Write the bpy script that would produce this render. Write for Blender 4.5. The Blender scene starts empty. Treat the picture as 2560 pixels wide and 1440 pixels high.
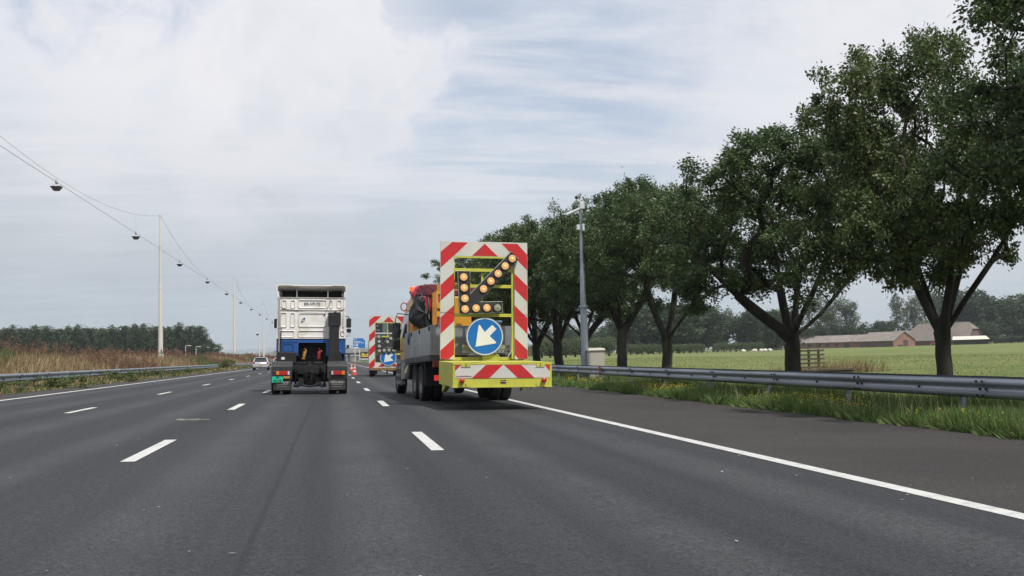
import bpy, bmesh, math, random
import numpy as np
from mathutils import Vector, Matrix, Quaternion
R = math.radians
rng = random.Random(7)
ORD = ['first', 'second', 'third', 'fourth', 'fifth', 'sixth', 'seventh', 'eighth', 'ninth', 'tenth', 'eleventh', 'twelfth', 'thirteenth', 'fourteenth']
SEEN = {}
def nth(s_):
    SEEN[s_] = SEEN.get(s_, -1)+1; return ORD[SEEN[s_]]+' from the left '+s_
NR = np.random.default_rng(11)
sc = bpy.context.scene
COL = sc.collection

# ------------------------------------------------------------------ camera
W0, H0, FPX = 2560, 1440, 2450.0
VX, VY, ROLL = 828, 898, 0.028
_Y = Vector((VX-W0/2, -(VY-H0/2), -FPX)).normalized()
_h = Vector((1, ROLL, 0)).normalized()
_Z = _h.cross(-_Y)
if _Z.y < 0: _Z = -_Z
_Z = (_Z-_Z.dot(_Y)*_Y).normalized()
_X = _Y.cross(_Z)
CM = Matrix((_X, _Y, _Z))                      # world = CM @ cam
CAM = Vector((0, 0, 1.2))
cd = bpy.data.cameras.new('camera'); cam = bpy.data.objects.new('camera', cd); COL.objects.link(cam)
cam.matrix_world = Matrix.Translation(CAM) @ CM.to_4x4()
cd.sensor_width = 36; cd.lens = FPX/W0*36; cd.clip_start = 0.1; cd.clip_end = 6000
sc.camera = cam
def ray(px, py): return (CM @ Vector((px-W0/2, -(py-H0/2), -FPX))).normalized()
def atY(px, py, y): d = ray(px, py); return CAM + d*(y/d.y)
def atX(px, py, x): d = ray(px, py); return CAM + d*(x/d.x)
CROSS = -0.025                                 # crossfall of the carriageway
def rz(x): return CROSS*x

# ------------------------------------------------------------------ light
SUN_DIR = Vector((0.33, -0.55, 1.0)).normalized()   # towards the sun: behind and right of the camera
w = bpy.data.worlds.new('World'); sc.world = w; w.use_nodes = True
nt = w.node_tree; nt.nodes.clear()
def N(t, **k):
    n = nt.nodes.new(t)
    for a, b in k.items(): setattr(n, a, b)
    return n
def L(a, b): nt.links.new(a, b)
def MATH(op, a, b=None, c=None, clamp=False):
    n = N('ShaderNodeMath', operation=op); n.use_clamp = clamp
    for i, v in enumerate((a, b, c)):
        if v is None: continue
        if isinstance(v, (int, float)): n.inputs[i].default_value = v
        else: L(v, n.inputs[i])
    return n.outputs[0]
def RANGE(v, a, b, c=0., d=1., smooth=True):
    n = N('ShaderNodeMapRange'); n.interpolation_type = 'SMOOTHSTEP' if smooth else 'LINEAR'
    L(v, n.inputs[0])
    for i, x in enumerate((a, b, c, d)): n.inputs[i+1].default_value = x
    return n.outputs[0]
def MIX(f, a, b):
    n = N('ShaderNodeMix', data_type='RGBA')
    for s, v in ((n.inputs[0], f), (n.inputs[6], a), (n.inputs[7], b)):
        if isinstance(v, (int, float)): s.default_value = v
        elif isinstance(v, tuple): s.default_value = (*v, 1)
        else: L(v, s)
    return n.outputs[2]
def NOISE(vec, scale, detail=4, rough=.5, dist=0.):
    n = N('ShaderNodeTexNoise'); n.inputs['Scale'].default_value = scale; n.inputs['Detail'].default_value = detail
    n.inputs['Roughness'].default_value = rough; n.inputs['Distortion'].default_value = dist
    L(vec, n.inputs['Vector']); return n.outputs[0]
def world_sky():
    tc = N('ShaderNodeTexCoord'); sep = N('ShaderNodeSeparateXYZ'); L(tc.outputs['Generated'], sep.inputs[0])
    x, y, z = sep.outputs
    zz = MATH('MAXIMUM', z, 0.0)
    den = MATH('ADD', zz, 0.12)
    cmb = N('ShaderNodeCombineXYZ'); L(MATH('DIVIDE', x, den), cmb.inputs[0]); L(MATH('DIVIDE', y, den), cmb.inputs[1])
    p = cmb.outputs[0]
    # streaky layer: stretched sideways
    mp = N('ShaderNodeMapping'); mp.inputs['Rotation'].default_value = (0, 0, R(-12)); mp.inputs['Scale'].default_value = (.45, 1.5, 1); L(p, mp.inputs[0])
    streak = NOISE(mp.outputs[0], 2.6, 7, .62, .4)
    big = NOISE(p, .75, 5, .55, .5)
    puff = NOISE(tc.outputs['Generated'], 5.5, 7, .6, .3)
    sky = N('ShaderNodeTexSky', sky_type='NISHITA'); sky.sun_disc = False
    sky.sun_elevation = math.asin(SUN_DIR.z); sky.sun_rotation = math.atan2(SUN_DIR.x, SUN_DIR.y)
    sky.air_density = 1.0; sky.dust_density = 1.2; sky.ozone_density = 1.5
    bg1 = N('ShaderNodeBackground'); L(sky.outputs[0], bg1.inputs[0]); bg1.inputs[1].default_value = 0.145
    # a big bright bank in the upper left and thinner cloud with blue showing high in the middle
    def near(px, py, a, b, wob=.10):
        d = ray(px, py); dp = N('ShaderNodeVectorMath', operation='DISTANCE'); L(tc.outputs['Generated'], dp.inputs[0]); dp.inputs[1].default_value = d
        v = MATH('ADD', dp.outputs['Value'], MATH('MULTIPLY', MATH('SUBTRACT', puff, .5), wob*2))
        return RANGE(v, a, b, 1., 0.)
    bank = MATH('MAXIMUM', near(330, 100, .02, .17, .30), MATH('MAXIMUM', near(820, 100, .06, .17, .24), near(560, 120, .04, .17, .3)))
    rightw = near(2250, 60, .05, .35, .3)
    bank = MATH('MAXIMUM', bank, MATH('MULTIPLY', rightw, .8))
    blue = MATH('MAXIMUM', near(1330, 60, .04, .30, .2), MATH('MAXIMUM', near(330, -60, .05, .10, .12), near(150, 30, .02, .06, .12)))
    thin = MATH('MULTIPLY', blue, RANGE(streak, .36, .66, 1., .25))
    cover = MATH('SUBTRACT', 1.0, MATH('MULTIPLY', thin, .50))
    gap = MATH('MULTIPLY', RANGE(big, .30, .44, .10, 0.), RANGE(z, .10, .3))
    cover = MATH('SUBTRACT', cover, gap)
    cover = MATH('MAXIMUM', cover, MATH('MULTIPLY', bank, .97), clamp=True)
    # cloud colour: slate blue low down, nearly white high up
    elev = RANGE(z, .00, .30)
    base = MIX(elev, (.505, .568, .622), (.735, .770, .835))
    lum = MATH('ADD', MATH('MULTIPLY', MATH('SUBTRACT', streak, .5), .26), MATH('MULTIPLY', MATH('SUBTRACT', puff, .5), .36))
    lum = MATH('ADD', lum, 1.0)
    sc_ = N('ShaderNodeVectorMath', operation='SCALE'); L(base, sc_.inputs[0]); L(lum, sc_.inputs['Scale'])
    col = MIX(MATH('MULTIPLY', bank, RANGE(puff, .3, .62, .35, 1.0)), sc_.outputs[0], (.885, .880, .915))
    mid = MATH('MULTIPLY', RANGE(z, .12, .19), RANGE(z, .36, .22))
    col = MIX(MATH('MULTIPLY', mid, RANGE(streak, .42, .62, 0., .45)), col, (.80, .80, .83))
    bg2 = N('ShaderNodeBackground'); L(col, bg2.inputs[0]); bg2.inputs[1].default_value = 1.0
    mx = N('ShaderNodeMixShader'); L(cover, mx.inputs[0]); L(bg1.outputs[0], mx.inputs[1]); L(bg2.outputs[0], mx.inputs[2])
    out = N('ShaderNodeOutputWorld'); L(mx.outputs[0], out.inputs[0])
world_sky()
sd = bpy.data.lights.new('sun', 'SUN'); sd.energy = 4.3; sd.angle = R(1.4); sd.color = (1, .955, .89)
so = bpy.data.objects.new('sun', sd); COL.objects.link(so); so.rotation_euler = SUN_DIR.to_track_quat('Z', 'Y').to_euler(); so.location = (30, -20, 60)
sc.view_settings.view_transform = 'Standard'; sc.view_settings.look = 'None'
sc.view_settings.exposure = 0; sc.view_settings.gamma = 1

# ------------------------------------------------------------------ materials
MATS = {}
def mat(name, col=(.5, .5, .5), rough=.6, metal=0., var=.0, vscale=3., dirt=None, dscale=1.5, bump=0., bscale=30., emit=None, estr=0., spec=.5, coat=0., island=0., stretch=None, cols=None, transl=0.):
    """principled material: colour varied by object-space noise, optional dirt, bump, per-island variation"""
    if name in MATS: return MATS[name]
    global nt
    m = bpy.data.materials.new(name); m.use_nodes = True; nt = m.node_tree; nt.nodes.clear()
    out = N('ShaderNodeOutputMaterial'); b = N('ShaderNodeBsdfPrincipled'); L(b.outputs[0], out.inputs[0])
    b.inputs['Roughness'].default_value = rough; b.inputs['Metallic'].default_value = metal
    b.inputs['Specular IOR Level'].default_value = spec
    if coat: b.inputs['Coat Weight'].default_value = coat
    tc = N('ShaderNodeTexCoord'); vec = tc.outputs['Object']
    if stretch:
        mp = N('ShaderNodeMapping'); mp.inputs['Scale'].default_value = stretch; L(vec, mp.inputs[0]); vec = mp.outputs[0]
    c = tuple(col)
    if cols:                                       # several leaf / blade colours, chosen per island and by patch
        g = N('ShaderNodeNewGeometry')
        f = MATH('ADD', MATH('MULTIPLY', g.outputs['Random Per Island'], .55), MATH('MULTIPLY', NOISE(vec, vscale, 3), .55))
        cr = N('ShaderNodeValToRGB'); L(f, cr.inputs[0]); el = cr.color_ramp.elements
        for i, cc in enumerate(cols):
            p = .25+.6*i/(len(cols)-1)
            e = el[i] if i < 2 else el.new(p)
            e.position = p; e.color = (*cc, 1)
        c = cr.outputs[0]
    elif var:
        f = RANGE(NOISE(vec, vscale, 6, .6), .3, .7, smooth=False)
        c = MIX(f, tuple(x*(1-var) for x in col), tuple(min(1, x*(1+var)) for x in col))
    if dirt:
        f = RANGE(NOISE(vec, dscale, 8, .65), .45, .75, 0., .75)
        c = MIX(f, c, tuple(dirt))
    if isinstance(c, tuple): b.inputs['Base Color'].default_value = (*c, 1)
    else: L(c, b.inputs['Base Color'])
    if bump:
        bp = N('ShaderNodeBump'); bp.inputs['Strength'].default_value = bump; bp.inputs['Distance'].default_value = .02
        L(NOISE(vec, bscale, 6, .6), bp.inputs['Height']); L(bp.outputs[0], b.inputs['Normal'])
    if emit:
        b.inputs['Emission Color'].default_value = (*emit, 1); b.inputs['Emission Strength'].default_value = estr
    if transl:
        t = N('ShaderNodeBsdfTranslucent'); mx = N('ShaderNodeMixShader'); mx.inputs[0].default_value = transl
        if isinstance(c, tuple): t.inputs[0].default_value = (*c, 1)
        else: L(c, t.inputs[0])
        L(b.outputs[0], mx.inputs[1]); L(t.outputs[0], mx.inputs[2]); L(mx.outputs[0], out.inputs[0])
    MATS[name] = m; return m

def asphalt_mat():
    global nt
    m = bpy.data.materials.new('asphalt'); m.use_nodes = True; nt = m.node_tree; nt.nodes.clear()
    out = N('ShaderNodeOutputMaterial'); b = N('ShaderNodeBsdfPrincipled'); L(b.outputs[0], out.inputs[0])
    tc = N('ShaderNodeTexCoord'); v = tc.outputs['Object']; sep = N('ShaderNodeSeparateXYZ'); L(v, sep.inputs[0]); x, y, z = sep.outputs
    grain = NOISE(v, 62, 3, .75); grain2 = NOISE(v, 24, 2, .7); spk = NOISE(v, 130, 2, .5)
    mp = N('ShaderNodeMapping'); mp.inputs['Scale'].default_value = (1.1, .03, 1); L(v, mp.inputs[0])
    lane = NOISE(mp.outputs[0], 1.0, 6, .6)
    mp2 = N('ShaderNodeMapping'); mp2.inputs['Scale'].default_value = (.25, .012, 1); L(v, mp2.inputs[0])
    wide = NOISE(mp2.outputs[0], 1.0, 3, .5)
    patch = NOISE(v, .35, 5, .6)
    base = MIX(RANGE(lane, .3, .7, smooth=False), (.017, .0185, .022), (.038, .040, .044))
    base = MIX(RANGE(wide, .3, .7, 0., .5), base, (.030, .031, .035))
    # tyre tracks polished lighter in every lane
    t = MATH('ABSOLUTE', MATH('SUBTRACT', MATH('FRACT', MATH('DIVIDE', MATH('ADD', x, 2.38+18.4), 3.68)), .5))
    track = RANGE(MATH('ABSOLUTE', MATH('SUBTRACT', t, .24)), .02, .15, 1., 0.)
    base = MIX(MATH('MULTIPLY', track, RANGE(patch, .3, .7, .35, .9)), base, (.054, .056, .060))
    # the hard shoulder and left strip: a browner, finer older layer
    sh = MATH('ADD', RANGE(x, 5.16, 5.22), RANGE(x, -9.9, -9.8, 1., 0.), clamp=True)
    base = MIX(sh, base, MIX(RANGE(patch, .3, .7), (.033, .0290, .0290), (.046, .041, .040)))
    # dark joint between two paving passes
    jx = MATH('ADD', MATH('ADD', x, .53), MATH('MULTIPLY', MATH('SUBTRACT', NOISE(mp.outputs[0], 3., 4), .5), .16))
    joint = RANGE(MATH('ABSOLUTE', jx), .008, .045, 1., 0.)
    base = MIX(MATH('MULTIPLY', joint, RANGE(grain2, .35, .6, .25, .75)), base, (.014, .015, .017))
    base = MIX(RANGE(patch, .55, .74, 0., .4), base, (.024, .025, .028))
    g = MATH('ADD', MATH('MULTIPLY', MATH('SUBTRACT', grain, .5), 3.6), 1.0)
    g = MATH('ADD', g, MATH('MULTIPLY', MATH('SUBTRACT', grain2, .5), 1.7))
    sc_ = N('ShaderNodeVectorMath', operation='SCALE'); L(base, sc_.inputs[0]); L(MATH('MAXIMUM', g, .25), sc_.inputs['Scale'])
    c = MIX(RANGE(spk, .72, .80, 0., .7), sc_.outputs[0], (.26, .26, .25))
    L(c, b.inputs['Base Color']); b.inputs['Roughness'].default_value = .80; b.inputs['Specular IOR Level'].default_value = .28
    bp = N('ShaderNodeBump'); bp.inputs['Strength'].default_value = .55; bp.inputs['Distance'].default_value = .012
    L(grain, bp.inputs['Height']); L(bp.outputs[0], b.inputs['Normal'])
    return m
def field_mat():
    global nt
    m = bpy.data.materials.new('meadow'); m.use_nodes = True; nt = m.node_tree; nt.nodes.clear()
    out = N('ShaderNodeOutputMaterial'); b = N('ShaderNodeBsdfPrincipled'); L(b.outputs[0], out.inputs[0])
    tc = N('ShaderNodeTexCoord'); v = tc.outputs['Object']
    a = NOISE(v, .035, 5, .6); f = NOISE(v, .35, 6, .65); g = NOISE(v, 5., 4, .7)
    c = MIX(RANGE(a, .35, .65), (.112, .150, .046), (.168, .195, .072))
    c = MIX(RANGE(f, .42, .7, 0., .6), c, (.225, .215, .075))
    c = MIX(RANGE(f, .5, .28, 0., .55), c, (.060, .100, .022))
    c = MIX(RANGE(g, .35, .7, 0., .4), c, (.085, .115, .03))
    L(c, b.inputs['Base Color']); b.inputs['Roughness'].default_value = .9; b.inputs['Specular IOR Level'].default_value = .15
    bp = N('ShaderNodeBump'); bp.inputs['Strength'].default_value = 1.; bp.inputs['Distance'].default_value = .12
    L(g, bp.inputs['Height']); L(bp.outputs[0], b.inputs['Normal'])
    return m

# ------------------------------------------------------------------ mesh helpers
class MB:
    def __init__(s): s.v = []; s.f = []; s.m = []
    def add(s, vs, fs, m=0):
        o = len(s.v); s.v += [tuple(p) for p in vs]
        for f in fs: s.f.append(tuple(i+o for i in f)); s.m.append(m)
    def box(s, x0, x1, y0, y1, z0, z1, m=0):
        s.add([(x0,y0,z0),(x1,y0,z0),(x1,y1,z0),(x0,y1,z0),(x0,y0,z1),(x1,y0,z1),(x1,y1,z1),(x0,y1,z1)],
              [(0,3,2,1),(4,5,6,7),(0,1,5,4),(1,2,6,5),(2,3,7,6),(3,0,4,7)], m); return s
    def hexa(s, p, m=0):      # 8 corners, bottom 4 then top 4
        s.add(p, [(0,3,2,1),(4,5,6,7),(0,1,5,4),(1,2,6,5),(2,3,7,6),(3,0,4,7)], m); return s
    def prism(s, pts, y0, y1, m=0, ax='y'):   # outline in xz, seen from -y, counter-clockwise
        n = len(pts)
        if ax == 'y': a = [(x, y0, z) for x, z in pts]; b = [(x, y1, z) for x, z in pts]
        elif ax == 'x': a = [(y0, x, z) for x, z in pts]; b = [(y1, x, z) for x, z in pts]
        else: a = [(x, z, y0) for x, z in pts]; b = [(x, z, y1) for x, z in pts]
        s.add(a+b, [tuple(range(n)), tuple(range(2*n-1, n-1, -1))]+[(i, i+n, (i+1) % n+n, (i+1) % n) for i in range(n)], m); return s
    def cyl(s, p0, p1, r0, r1=None, n=16, m=0, caps=True):
        r1 = r0 if r1 is None else r1
        p0 = Vector(p0); p1 = Vector(p1); d = (p1-p0).normalized(); u = d.orthogonal().normalized(); v = d.cross(u)
        vs = []
        for p, r in ((p0, r0), (p1, r1)):
            for i in range(n):
                a = 2*math.pi*i/n; vs.append(p+(u*math.cos(a)+v*math.sin(a))*r)
        fs = [(i, (i+1) % n, (i+1) % n+n, i+n) for i in range(n)]
        if caps: fs += [tuple(range(n-1, -1, -1)), tuple(range(n, 2*n))]
        s.add(vs, fs, m); return s
    def tube(s, path, r, n=6, m=0):
        path = [Vector(p) for p in path]; rs = r if isinstance(r, (list, tuple)) else [r]*len(path)
        vs = []; u = None
        for i, p in enumerate(path):
            d = (path[min(i+1, len(path)-1)]-path[max(i-1, 0)]).normalized()
            u = (d.orthogonal() if u is None else u-u.dot(d)*d).normalized(); v = d.cross(u)
            vs += [p+(u*math.cos(2*math.pi*k/n)+v*math.sin(2*math.pi*k/n))*rs[i] for k in range(n)]
        fs = [(i*n+k, i*n+(k+1) % n, (i+1)*n+(k+1) % n, (i+1)*n+k) for i in range(len(path)-1) for k in range(n)]
        fs += [tuple(range(n-1, -1, -1)), tuple(range((len(path)-1)*n, len(path)*n))]
        s.add(vs, fs, m); return s
    def lathe(s, prof, c, ax='z', n=24, m=0):  # prof (r, h)
        vs = []
        for r, h in prof:
            for k in range(n):
                a = 2*math.pi*k/n; q = (r*math.cos(a), r*math.sin(a), h)
                if ax == 'x': q = (h, q[0], q[1])
                if ax == 'y': q = (q[0], h, q[1])
                vs.append((q[0]+c[0], q[1]+c[1], q[2]+c[2]))
        fs = [(i*n+k, i*n+(k+1) % n, (i+1)*n+(k+1) % n, (i+1)*n+k) for i in range(len(prof)-1) for k in range(n)]
        s.add(vs, fs, m); return s
    def text(s, body, size, c, m=0, depth=.003, bold=0., shear=0., ax='y', sx=1., rot=0.):
        cu = bpy.data.curves.new('t', 'FONT'); cu.body = body; cu.size = size; cu.extrude = depth; cu.offset = bold; cu.shear = shear
        cu.align_x = 'CENTER'; cu.align_y = 'CENTER'; cu.resolution_u = 3
        o = bpy.data.objects.new('t', cu); COL.objects.link(o); bpy.context.view_layer.update()
        me = bpy.data.meshes.new_from_object(o); vs = []
        for v in me.vertices:
            x, z = v.co.x*sx, v.co.y
            x, z = x*math.cos(rot)-z*math.sin(rot), x*math.sin(rot)+z*math.cos(rot)
            vs.append((c[0]+x, c[1]-v.co.z, c[2]+z))
        s.add(vs, [tuple(p.vertices) for p in me.polygons], m)
        bpy.data.objects.remove(o); bpy.data.meshes.remove(me); bpy.data.curves.remove(cu); return s
    def build(s, name, mats, parent=None, smooth=0, bevel=0., fix=True):
        me = bpy.data.meshes.new(name); me.from_pydata(s.v, [], s.f)
        mats = mats if isinstance(mats, (list, tuple)) else [mats]
        for m in mats: me.materials.append(m)
        me.polygons.foreach_set('material_index', s.m)
        if fix:
            bm = bmesh.new(); bm.from_mesh(me); bmesh.ops.recalc_face_normals(bm, faces=bm.faces); bm.to_mesh(me); bm.free()
        if smooth:
            me.polygons.foreach_set('use_smooth', [True]*len(me.polygons)); me.set_sharp_from_angle(angle=R(smooth))
        o = bpy.data.objects.new(name, me); COL.objects.link(o); o.parent = parent
        if bevel:
            b = o.modifiers.new('bevel', 'BEVEL'); b.width = bevel; b.segments = 2; b.limit_method = 'ANGLE'; b.angle_limit = R(40); b.harden_normals = False
        return o
def npmesh(name, V, F, mats, parent=None, smooth=False, mi=None):
    me = bpy.data.meshes.new(name); V = np.asarray(V, np.float32); F = np.asarray(F, np.int32)
    k = F.shape[1]; me.vertices.add(len(V)); me.vertices.foreach_set('co', V.ravel())
    me.loops.add(F.size); me.loops.foreach_set('vertex_index', F.ravel())
    me.polygons.add(len(F)); me.polygons.foreach_set('loop_start', np.arange(0, F.size, k, dtype=np.int32))
    for m in mats: me.materials.append(m)
    if mi is not None: me.polygons.foreach_set('material_index', np.asarray(mi, np.int32))
    if smooth: me.polygons.foreach_set('use_smooth', np.ones(len(F), bool))
    me.update(calc_edges=True); me.validate()
    o = bpy.data.objects.new(name, me); COL.objects.link(o); o.parent = parent; return o
def tag(o, label=None, cat=None, group=None, kind=None):
    if label: o['label'] = label
    if cat: o['category'] = cat
    if group: o['group'] = group
    if kind: o['kind'] = kind
    return o
def empty(name, loc=(0,0,0), rz_=0., tilt=0., rx=0.):
    o = bpy.data.objects.new(name, None); COL.objects.link(o); o.empty_display_size = .3
    o.matrix_world = Matrix.Translation(loc) @ Matrix.Rotation(tilt, 4, 'Y') @ Matrix.Rotation(rz_, 4, 'Z') @ Matrix.Rotation(rx, 4, 'X')
    return o
def kids(o): return [c for c in COL.objects if c.parent == o]
def copy_tree(o, parent=None):
    c = o.copy(); COL.objects.link(c); c.parent = parent
    for ch in kids(o): copy_tree(ch, c)
    return c
TILT = math.atan(-CROSS)
def on_road(name, x, y, yaw=0., dz=0.):
    return empty(name, (x, y, rz(x)+dz), yaw, TILT)

# common materials
M_tyre = mat('tyre_rubber', (.011, .011, .0125), .85, bump=.3, bscale=60, var=.3)
M_black = mat('black_plastic', (.010, .0105, .013), .55, var=.3, vscale=6, dirt=(.030, .028, .026), dscale=2.5)
M_dark = mat('grimy_chassis_steel', (.010, .011, .013), .75, metal=.1, var=.4, vscale=9, dirt=(.030, .027, .025), dscale=5, bump=.3)
M_steel = mat('galvanised_steel', (.27, .305, .35), .42, metal=.75, var=.16, vscale=2.5, dirt=(.22, .23, .24), dscale=1.2, stretch=(1, .25, 1))
M_alu = mat('aluminium_panel', (.30, .31, .325), .45, metal=.5, var=.12, vscale=3, dirt=(.22, .21, .19), dscale=1.3)
M_white = mat('dirty_white_paint', (.76, .745, .71), .35, var=.04, vscale=1.5, dirt=(.52, .46, .38), dscale=1.3, coat=.2, bump=.04, bscale=4)
M_blue = mat('blue_paint', (.010, .075, .27), .35, var=.15, vscale=2, dirt=(.05, .08, .13), dscale=1.6, coat=.2)
M_red = mat('red_reflective_sheet', (.50, .014, .018), .45, var=.12, vscale=2.5, dirt=(.30, .04, .035), dscale=1.5)
M_sheet = mat('white_reflective_sheet', (.56, .55, .50), .45, var=.07, vscale=1.6, dirt=(.42, .41, .36), dscale=1.1)
M_lime = mat('fluorescent_yellow_paint', (.50, .49, .060), .45, var=.10, vscale=2, dirt=(.30, .29, .08), dscale=1.2)
M_ambery = mat('amber_yellow_paint', (.60, .30, .015), .4, var=.08, vscale=2, dirt=(.45, .25, .04), dscale=1.5, coat=.2)
M_signblue = mat('sign_blue_sheet', (.004, .125, .42), .4, var=.05)
M_signwhite = mat('sign_white_sheet', (.66, .67, .64), .4, var=.04)
M_lampred = mat('red_lens', (.42, .012, .014), .2, coat=.5, var=.15, vscale=12)
M_lampor = mat('amber_lens', (.62, .20, .02), .2, coat=.5, var=.1, vscale=12)
M_lampcl = mat('clear_lens', (.55, .55, .52), .2, coat=.5)
M_glass = mat('dark_window_glass', (.03, .035, .04), .08, spec=.8)
M_redlit = mat('lit_brake_lens', (.5, .02, .02), .3, emit=(1, .05, .04), estr=.45)
M_markw = mat('road_paint', (.52, .52, .50), .65, var=.10, vscale=3, dirt=(.27, .27, .26), dscale=7, bump=.5, bscale=60)

# ------------------------------------------------------------------ ground, road and markings
M_field = field_mat()
g = MB(); g.add([(-4000, -300, -.62), (4000, -300, -.62), (4000, 5500, -.62), (-4000, 5500, -.62)], [(0, 1, 2, 3)])
tag(g.build('ground', M_field), kind='structure')
def strip(name, prof, y0, y1, step, material, wob=0.):
    ys = [y0]
    while ys[-1] < y1: ys.append(min(y1, ys[-1]+step*(1+max(0, ys[-1])/60)))
    V = []; F = []; n = len(prof)
    for y in ys:
        for i, (x, z) in enumerate(prof):
            k = wob if 0 < i < n-1 else 0
            V.append((x+k*.4*math.sin(y*.21+i), y, z+k*(.5*math.sin(y*.11+x)+.5*math.sin(y*.043+2*x))))
    for j in range(len(ys)-1):
        for i in range(n-1):
            a = j*n+i; F.append((a, a+1, a+n+1, a+n))
    return tag(npmesh(name, V, F, [material], smooth=True), kind='structure')
M_verge = mat('verge_soil_and_grass', (.05, .085, .026), .95, var=.5, vscale=1.2, dirt=(.12, .11, .05), dscale=1.2, bump=1., bscale=8)
M_mound = mat('dry_bank_soil', (.13, .10, .055), .95, var=.4, vscale=.8, dirt=(.07, .08, .03), dscale=.5, bump=1., bscale=6)
RPROF = [(9.9, -.262), (10.4, -.22), (11.2, -.20), (12.2, -.36), (14, -.66), (16, -.56), (20, -.40), (30, -.31), (60, -.30), (200, -.30), (520, -.3), (1500, -.35)]
LPROF = [(-1500, -.6), (-60, -.4), (-45, 0), (-34, .5), (-26, 1.1), (-21, 1.40), (-18, 1.38), (-16, 1.05), (-14.3, .55), (-13, .30), (-12, .26), (-11.0, .27)]
def prof_z(P, x):
    for (a, za), (b, zb) in zip(P, P[1:]):
        if a <= x <= b: return za+(zb-za)*(x-a)/(b-a)
    return -.3
strip('grass_verge', [p for p in RPROF if p[0] <= 16], -20, 1400, 3, M_verge)
strip('meadow', [p for p in RPROF if p[0] >= 16], -20, 2600, 6, M_field)
strip('median_bank', LPROF, -20, 1400, 3, M_mound, .10)
M_asph = asphalt_mat()
r = MB(); ys = [-20, 0, 20, 50, 100, 200, 400, 800, 1400]
for a, b in zip(ys, ys[1:]): r.add([(-11.2, a, rz(-11.2)), (10.02, a, rz(10.02)), (10.02, b, rz(10.02)), (-11.2, b, rz(-11.2))], [(0, 1, 2, 3)])
tag(r.build('road', M_asph), kind='structure')
mk = MB()
def mark(x, y0, y1, wd):
    wd /= 2; n = max(1, int((y1-y0)/60)); e = .004
    for i in range(n):
        a = y0+(y1-y0)*i/n; b = y0+(y1-y0)*(i+1)/n
        mk.add([(x-wd, a, rz(x-wd)+e), (x+wd, a, rz(x+wd)+e), (x+wd, b, rz(x+wd)+e), (x-wd, b, rz(x-wd)+e)], [(0, 1, 2, 3)])
mark(5.10, -10, 1000, .20)
for a, b in ((-10, 33.0), (33.02, 1000)): mark(-9.72+(0.015 if a > 0 else 0), a, b, .19)
for k in range(-1, 60):
    mark(-2.38, 13.9+12.1*k-1.6, 13.9+12.1*k+1.6, .17)
    mark(1.36, 14.6+12.3*k-1.65, 14.6+12.3*k+1.65, .17)
    mark(-5.9, 25.1+12.0*(k-1)-1.35, 25.1+12.0*(k-1)+1.35, .15)
tag(mk.build('road_markings', M_markw), kind='structure')
# worn paint smear and specks of grit on the road
sm = MB()
for i in range(9):
    x = -3.05+rng.random()*.9; y = 20.3+rng.random()*.5; s_ = .02+rng.random()*.05
    sm.add([(x-s_*2, y-.03, rz(x)+.009), (x+s_*2, y-.05, rz(x)+.009), (x+s_*1.5, y+.05, rz(x)+.009), (x-s_*2.4, y+.02, rz(x)+.009)], [(0, 1, 2, 3)])
for i in range(260):
    y = 3.5+55*rng.random()**1.6; x = -9+18.8*rng.random(); s_ = .004+.010*rng.random(); a = rng.random()*3
    l_ = s_*(1+4*rng.random()**3); c, s = math.cos(a), math.sin(a); z = rz(x)+.010
    sm.add([(x+c*l_, y+s*l_, z), (x-s*s_, y+c*s_, z), (x-c*l_, y-s*l_, z), (x+s*s_, y-c*s_, z)], [(0, 1, 2, 3)])
tag(sm.build('road_grit', mat('pale_grit', (.40, .39, .36), .8), fix=False), kind='stuff', label='pale grit and paint crumbs scattered over the dark asphalt', cat='grit')

# ------------------------------------------------------------------ grass and weeds
def blades(n, xs, ys, base_z, hmin, hmax, wid, lean=.35, dens_fall=1.0, wgrow=0.0, fork=False, hfun=None):
    """random blades: one triangle each; ys sampled denser close to the camera"""
    x = NR.uniform(xs[0], xs[1], n); u = NR.random(n)
    y = ys[0]*(ys[1]/ys[0])**(u**dens_fall)
    z = base_z(x, y); h = NR.uniform(hmin, hmax, n)
    if hfun is not None: h = h*hfun(x, y)
    wd = wid*(1+wgrow*y)*NR.uniform(.6, 1.4, n)
    a = NR.uniform(0, 2*np.pi, n); lx = NR.normal(0, lean, n)*h; ly = NR.normal(0, lean, n)*h
    V = np.empty((n, 3, 3), np.float32)
    V[:, 0] = np.stack([x-np.cos(a)*wd, y-np.sin(a)*wd, z], 1)
    V[:, 1] = np.stack([x+np.cos(a)*wd, y+np.sin(a)*wd, z], 1)
    V[:, 2] = np.stack([x+lx, y+ly, z+h], 1)
    return V.reshape(-1, 3), np.arange(3*n).reshape(-1, 3)
def zf(P):
    X = np.array([p[0] for p in P]); Z = np.array([p[1] for p in P])
    return lambda x, y: np.interp(x, X, Z)-.02
def patch(x, y, s):  # cheap smooth noise 0..1
    return .5+.25*np.sin(x*1.7*s+1.3*np.sin(y*.9*s))+.25*np.sin(y*1.1*s+1.7*np.sin(x*.8*s+2))
M_grass = mat('verge_grass_blades', (0, 0, 0), .7, cols=[(.052, .108, .026), (.092, .165, .040), (.135, .205, .060), (.20, .235, .09)], vscale=.9, transl=.25, spec=.25)
M_straw = mat('dry_straw_blades', (0, 0, 0), .8, cols=[(.12, .085, .045), (.22, .155, .085), (.34, .25, .145), (.44, .34, .21)], vscale=.35, transl=.2, spec=.2)
M_dock = mat('brown_dock_stalks', (0, 0, 0), .85, cols=[(.060, .034, .025), (.110, .060, .042), (.17, .100, .068), (.22, .145, .09)], vscale=.5, transl=.1, spec=.2)
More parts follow.
